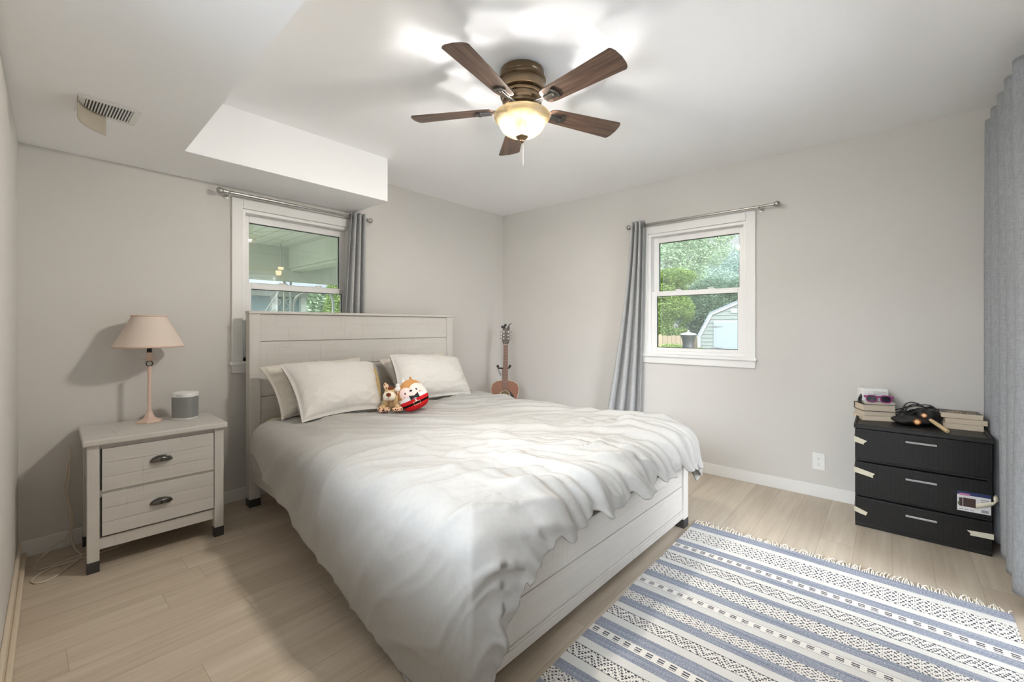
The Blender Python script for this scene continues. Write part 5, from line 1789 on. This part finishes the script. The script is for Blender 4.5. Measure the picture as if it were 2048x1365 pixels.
# dark waisted pedestal with a pale cap
pd = thing('garden_urn', 'black hourglass-shaped garden urn with a pale lid outside the window', 'urn', (3.476, -.88, -.5))
MAT['urn'] = plain('dark_cast_urn', (.008, .0085, .0085), .5, var=.4, nscale=14)
m = MB(); m.lathe([(.17, 0), (.17, .06), (.155, .10), (.112, 1.12), (.098, 1.28), (.088, 1.38), (.088, 1.42), (.098, 1.47), (.115, 1.52), (.122, 1.545), (.118, 1.55)], 32); mk('body', m, 'urn', pd, smooth=True)
m = MB(); m.lathe([(.124, 1.548), (.126, 1.556), (.10, 1.574), (.03, 1.588), (.012, 1.60), (.014, 1.618), (.002, 1.626)], 32); mk('lid', m, plain('pale_stone_lid', srgb(112, 115, 113), .6), pd, smooth=True)

# trees: each one a trunk and a crown of leaf blades
def leaf_mat(name, lo, hi, trans=.35):
    m, t, o = nt(name)
    g = noise_(t, obj_coord(t), 3.0, 4, .7)
    col = mixc(t, ramp(t, g, [(.35, (0, 0, 0)), (.65, (1, 1, 1))]), lo, hi)
    d = N(t, 'ShaderNodeBsdfDiffuse', {'Color': col})
    tr = N(t, 'ShaderNodeBsdfTranslucent', {'Color': col})
    mx = N(t, 'ShaderNodeMixShader', {0: trans, 1: d.outputs[0], 2: tr.outputs[0]})
    t.links.new(mx.outputs[0], o.inputs[0])
    return m
MAT['bark'] = plain('tree_bark', srgb(92, 82, 72), .9, var=.3, nscale=8)
def tree(name, label, cat, loc, h0, blobs, n, size, mat, seed, trunk=True, trunk_r=.12, aspect=2.2, group=None):
    rnd = random.Random(seed)
    t = thing(name, label, cat, loc, 0, group)
    m = MB()
    tot = sum(b_[3] * b_[4] * b_[5] for b_ in blobs) if blobs else 1
    for (bx_, by_, bz_, rx, ry, rz) in blobs:
        k = max(20, int(n * rx * ry * rz / tot))
        for i in range(k):
            while True:
                p = Vector((rnd.uniform(-1, 1), rnd.uniform(-1, 1), rnd.uniform(-1, 1)))
                if .25 < p.length < 1: break
            p = Vector((p.x * rx + bx_, p.y * ry + by_, p.z * rz + bz_))
            nz = mnoise.noise(p * 1.1 + Vector((seed, 0, 0)))
            if nz < -.22: continue
            s = size * rnd.uniform(.6, 1.3)
            q = Euler((rnd.uniform(-.9, .9), rnd.uniform(-.9, .9), rnd.uniform(0, 6.28))).to_matrix()
            a = q @ Vector((s * .5, 0, 0)); c = q @ Vector((0, s * aspect * .5, 0))
            m.add([p - c, p + a * .8, p + c, p - a * .8], [(0, 1, 2, 3)])
    me_o = mk('foliage', m, mat, t)
    if trunk:
        m = MB()
        m.tube([(0, 0, 0), (.04, .03, h0 * .5), (0, .02, h0)], [trunk_r, trunk_r * .8, trunk_r * .5], 8)
        for k in range(5):
            a = 2 * PI * k / 5 + seed
            m.tube([(0, .02, h0 * .6 + k * .2), (math.cos(a) * h0 * .22, math.sin(a) * h0 * .22, h0 * .85 + k * .25)], [trunk_r * .4, trunk_r * .12], 6)
        mk('trunk', m, 'bark', t, smooth=True)
    return t
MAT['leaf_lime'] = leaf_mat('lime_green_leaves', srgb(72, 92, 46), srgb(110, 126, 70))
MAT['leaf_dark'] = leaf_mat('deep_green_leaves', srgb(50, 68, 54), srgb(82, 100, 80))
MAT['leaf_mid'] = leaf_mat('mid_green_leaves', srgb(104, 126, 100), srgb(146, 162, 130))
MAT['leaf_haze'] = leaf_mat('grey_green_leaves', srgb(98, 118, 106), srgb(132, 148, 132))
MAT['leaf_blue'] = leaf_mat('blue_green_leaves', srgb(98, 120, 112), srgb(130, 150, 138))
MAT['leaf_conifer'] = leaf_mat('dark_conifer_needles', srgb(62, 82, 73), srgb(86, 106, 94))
G0 = -.5
GRP = None
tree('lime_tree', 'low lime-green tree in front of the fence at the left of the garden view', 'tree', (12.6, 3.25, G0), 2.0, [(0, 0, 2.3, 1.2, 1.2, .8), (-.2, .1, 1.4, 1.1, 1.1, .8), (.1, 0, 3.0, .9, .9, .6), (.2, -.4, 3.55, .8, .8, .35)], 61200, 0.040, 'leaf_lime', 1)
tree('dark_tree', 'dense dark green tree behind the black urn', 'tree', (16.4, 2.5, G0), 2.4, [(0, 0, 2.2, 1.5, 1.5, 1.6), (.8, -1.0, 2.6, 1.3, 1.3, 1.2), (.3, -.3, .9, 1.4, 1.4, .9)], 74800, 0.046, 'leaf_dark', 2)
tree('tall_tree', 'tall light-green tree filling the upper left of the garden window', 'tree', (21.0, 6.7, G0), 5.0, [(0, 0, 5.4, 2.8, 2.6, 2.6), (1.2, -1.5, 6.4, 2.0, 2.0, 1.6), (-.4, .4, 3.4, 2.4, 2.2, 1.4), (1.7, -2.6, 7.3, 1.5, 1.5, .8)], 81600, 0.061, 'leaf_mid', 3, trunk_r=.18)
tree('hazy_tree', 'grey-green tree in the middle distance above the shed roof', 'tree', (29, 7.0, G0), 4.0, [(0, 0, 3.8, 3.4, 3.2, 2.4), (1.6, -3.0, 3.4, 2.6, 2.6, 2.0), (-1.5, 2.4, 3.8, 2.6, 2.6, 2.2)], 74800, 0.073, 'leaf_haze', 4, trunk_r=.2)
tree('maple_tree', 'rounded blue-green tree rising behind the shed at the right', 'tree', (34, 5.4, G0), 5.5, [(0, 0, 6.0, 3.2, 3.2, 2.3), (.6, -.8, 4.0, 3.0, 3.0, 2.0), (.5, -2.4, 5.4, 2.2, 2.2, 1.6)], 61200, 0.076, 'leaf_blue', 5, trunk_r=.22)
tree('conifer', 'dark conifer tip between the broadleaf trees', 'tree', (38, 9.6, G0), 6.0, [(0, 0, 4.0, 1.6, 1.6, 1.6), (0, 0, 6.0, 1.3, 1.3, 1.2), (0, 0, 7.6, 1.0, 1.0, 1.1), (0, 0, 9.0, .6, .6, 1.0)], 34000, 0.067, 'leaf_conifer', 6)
tree('hedge_bush', 'bright green bush low between the fence and the shed', 'bush', (9.6, 1.75, G0), .4, [(0, 0, .55, .75, .75, .62), (.5, -.7, .5, .6, .6, .55)], 30600, 0.030, 'leaf_lime', 7, trunk=False)
tree('side_bush', 'leafy green bush beyond the porch at the left window', 'bush', (1.12, 6.0, G0), 1.0, [(0, 0, 1.5, .34, .5, 1.2), (.15, .1, 2.7, .30, .5, .55)], 40800, 0.027, 'leaf_lime', 8)
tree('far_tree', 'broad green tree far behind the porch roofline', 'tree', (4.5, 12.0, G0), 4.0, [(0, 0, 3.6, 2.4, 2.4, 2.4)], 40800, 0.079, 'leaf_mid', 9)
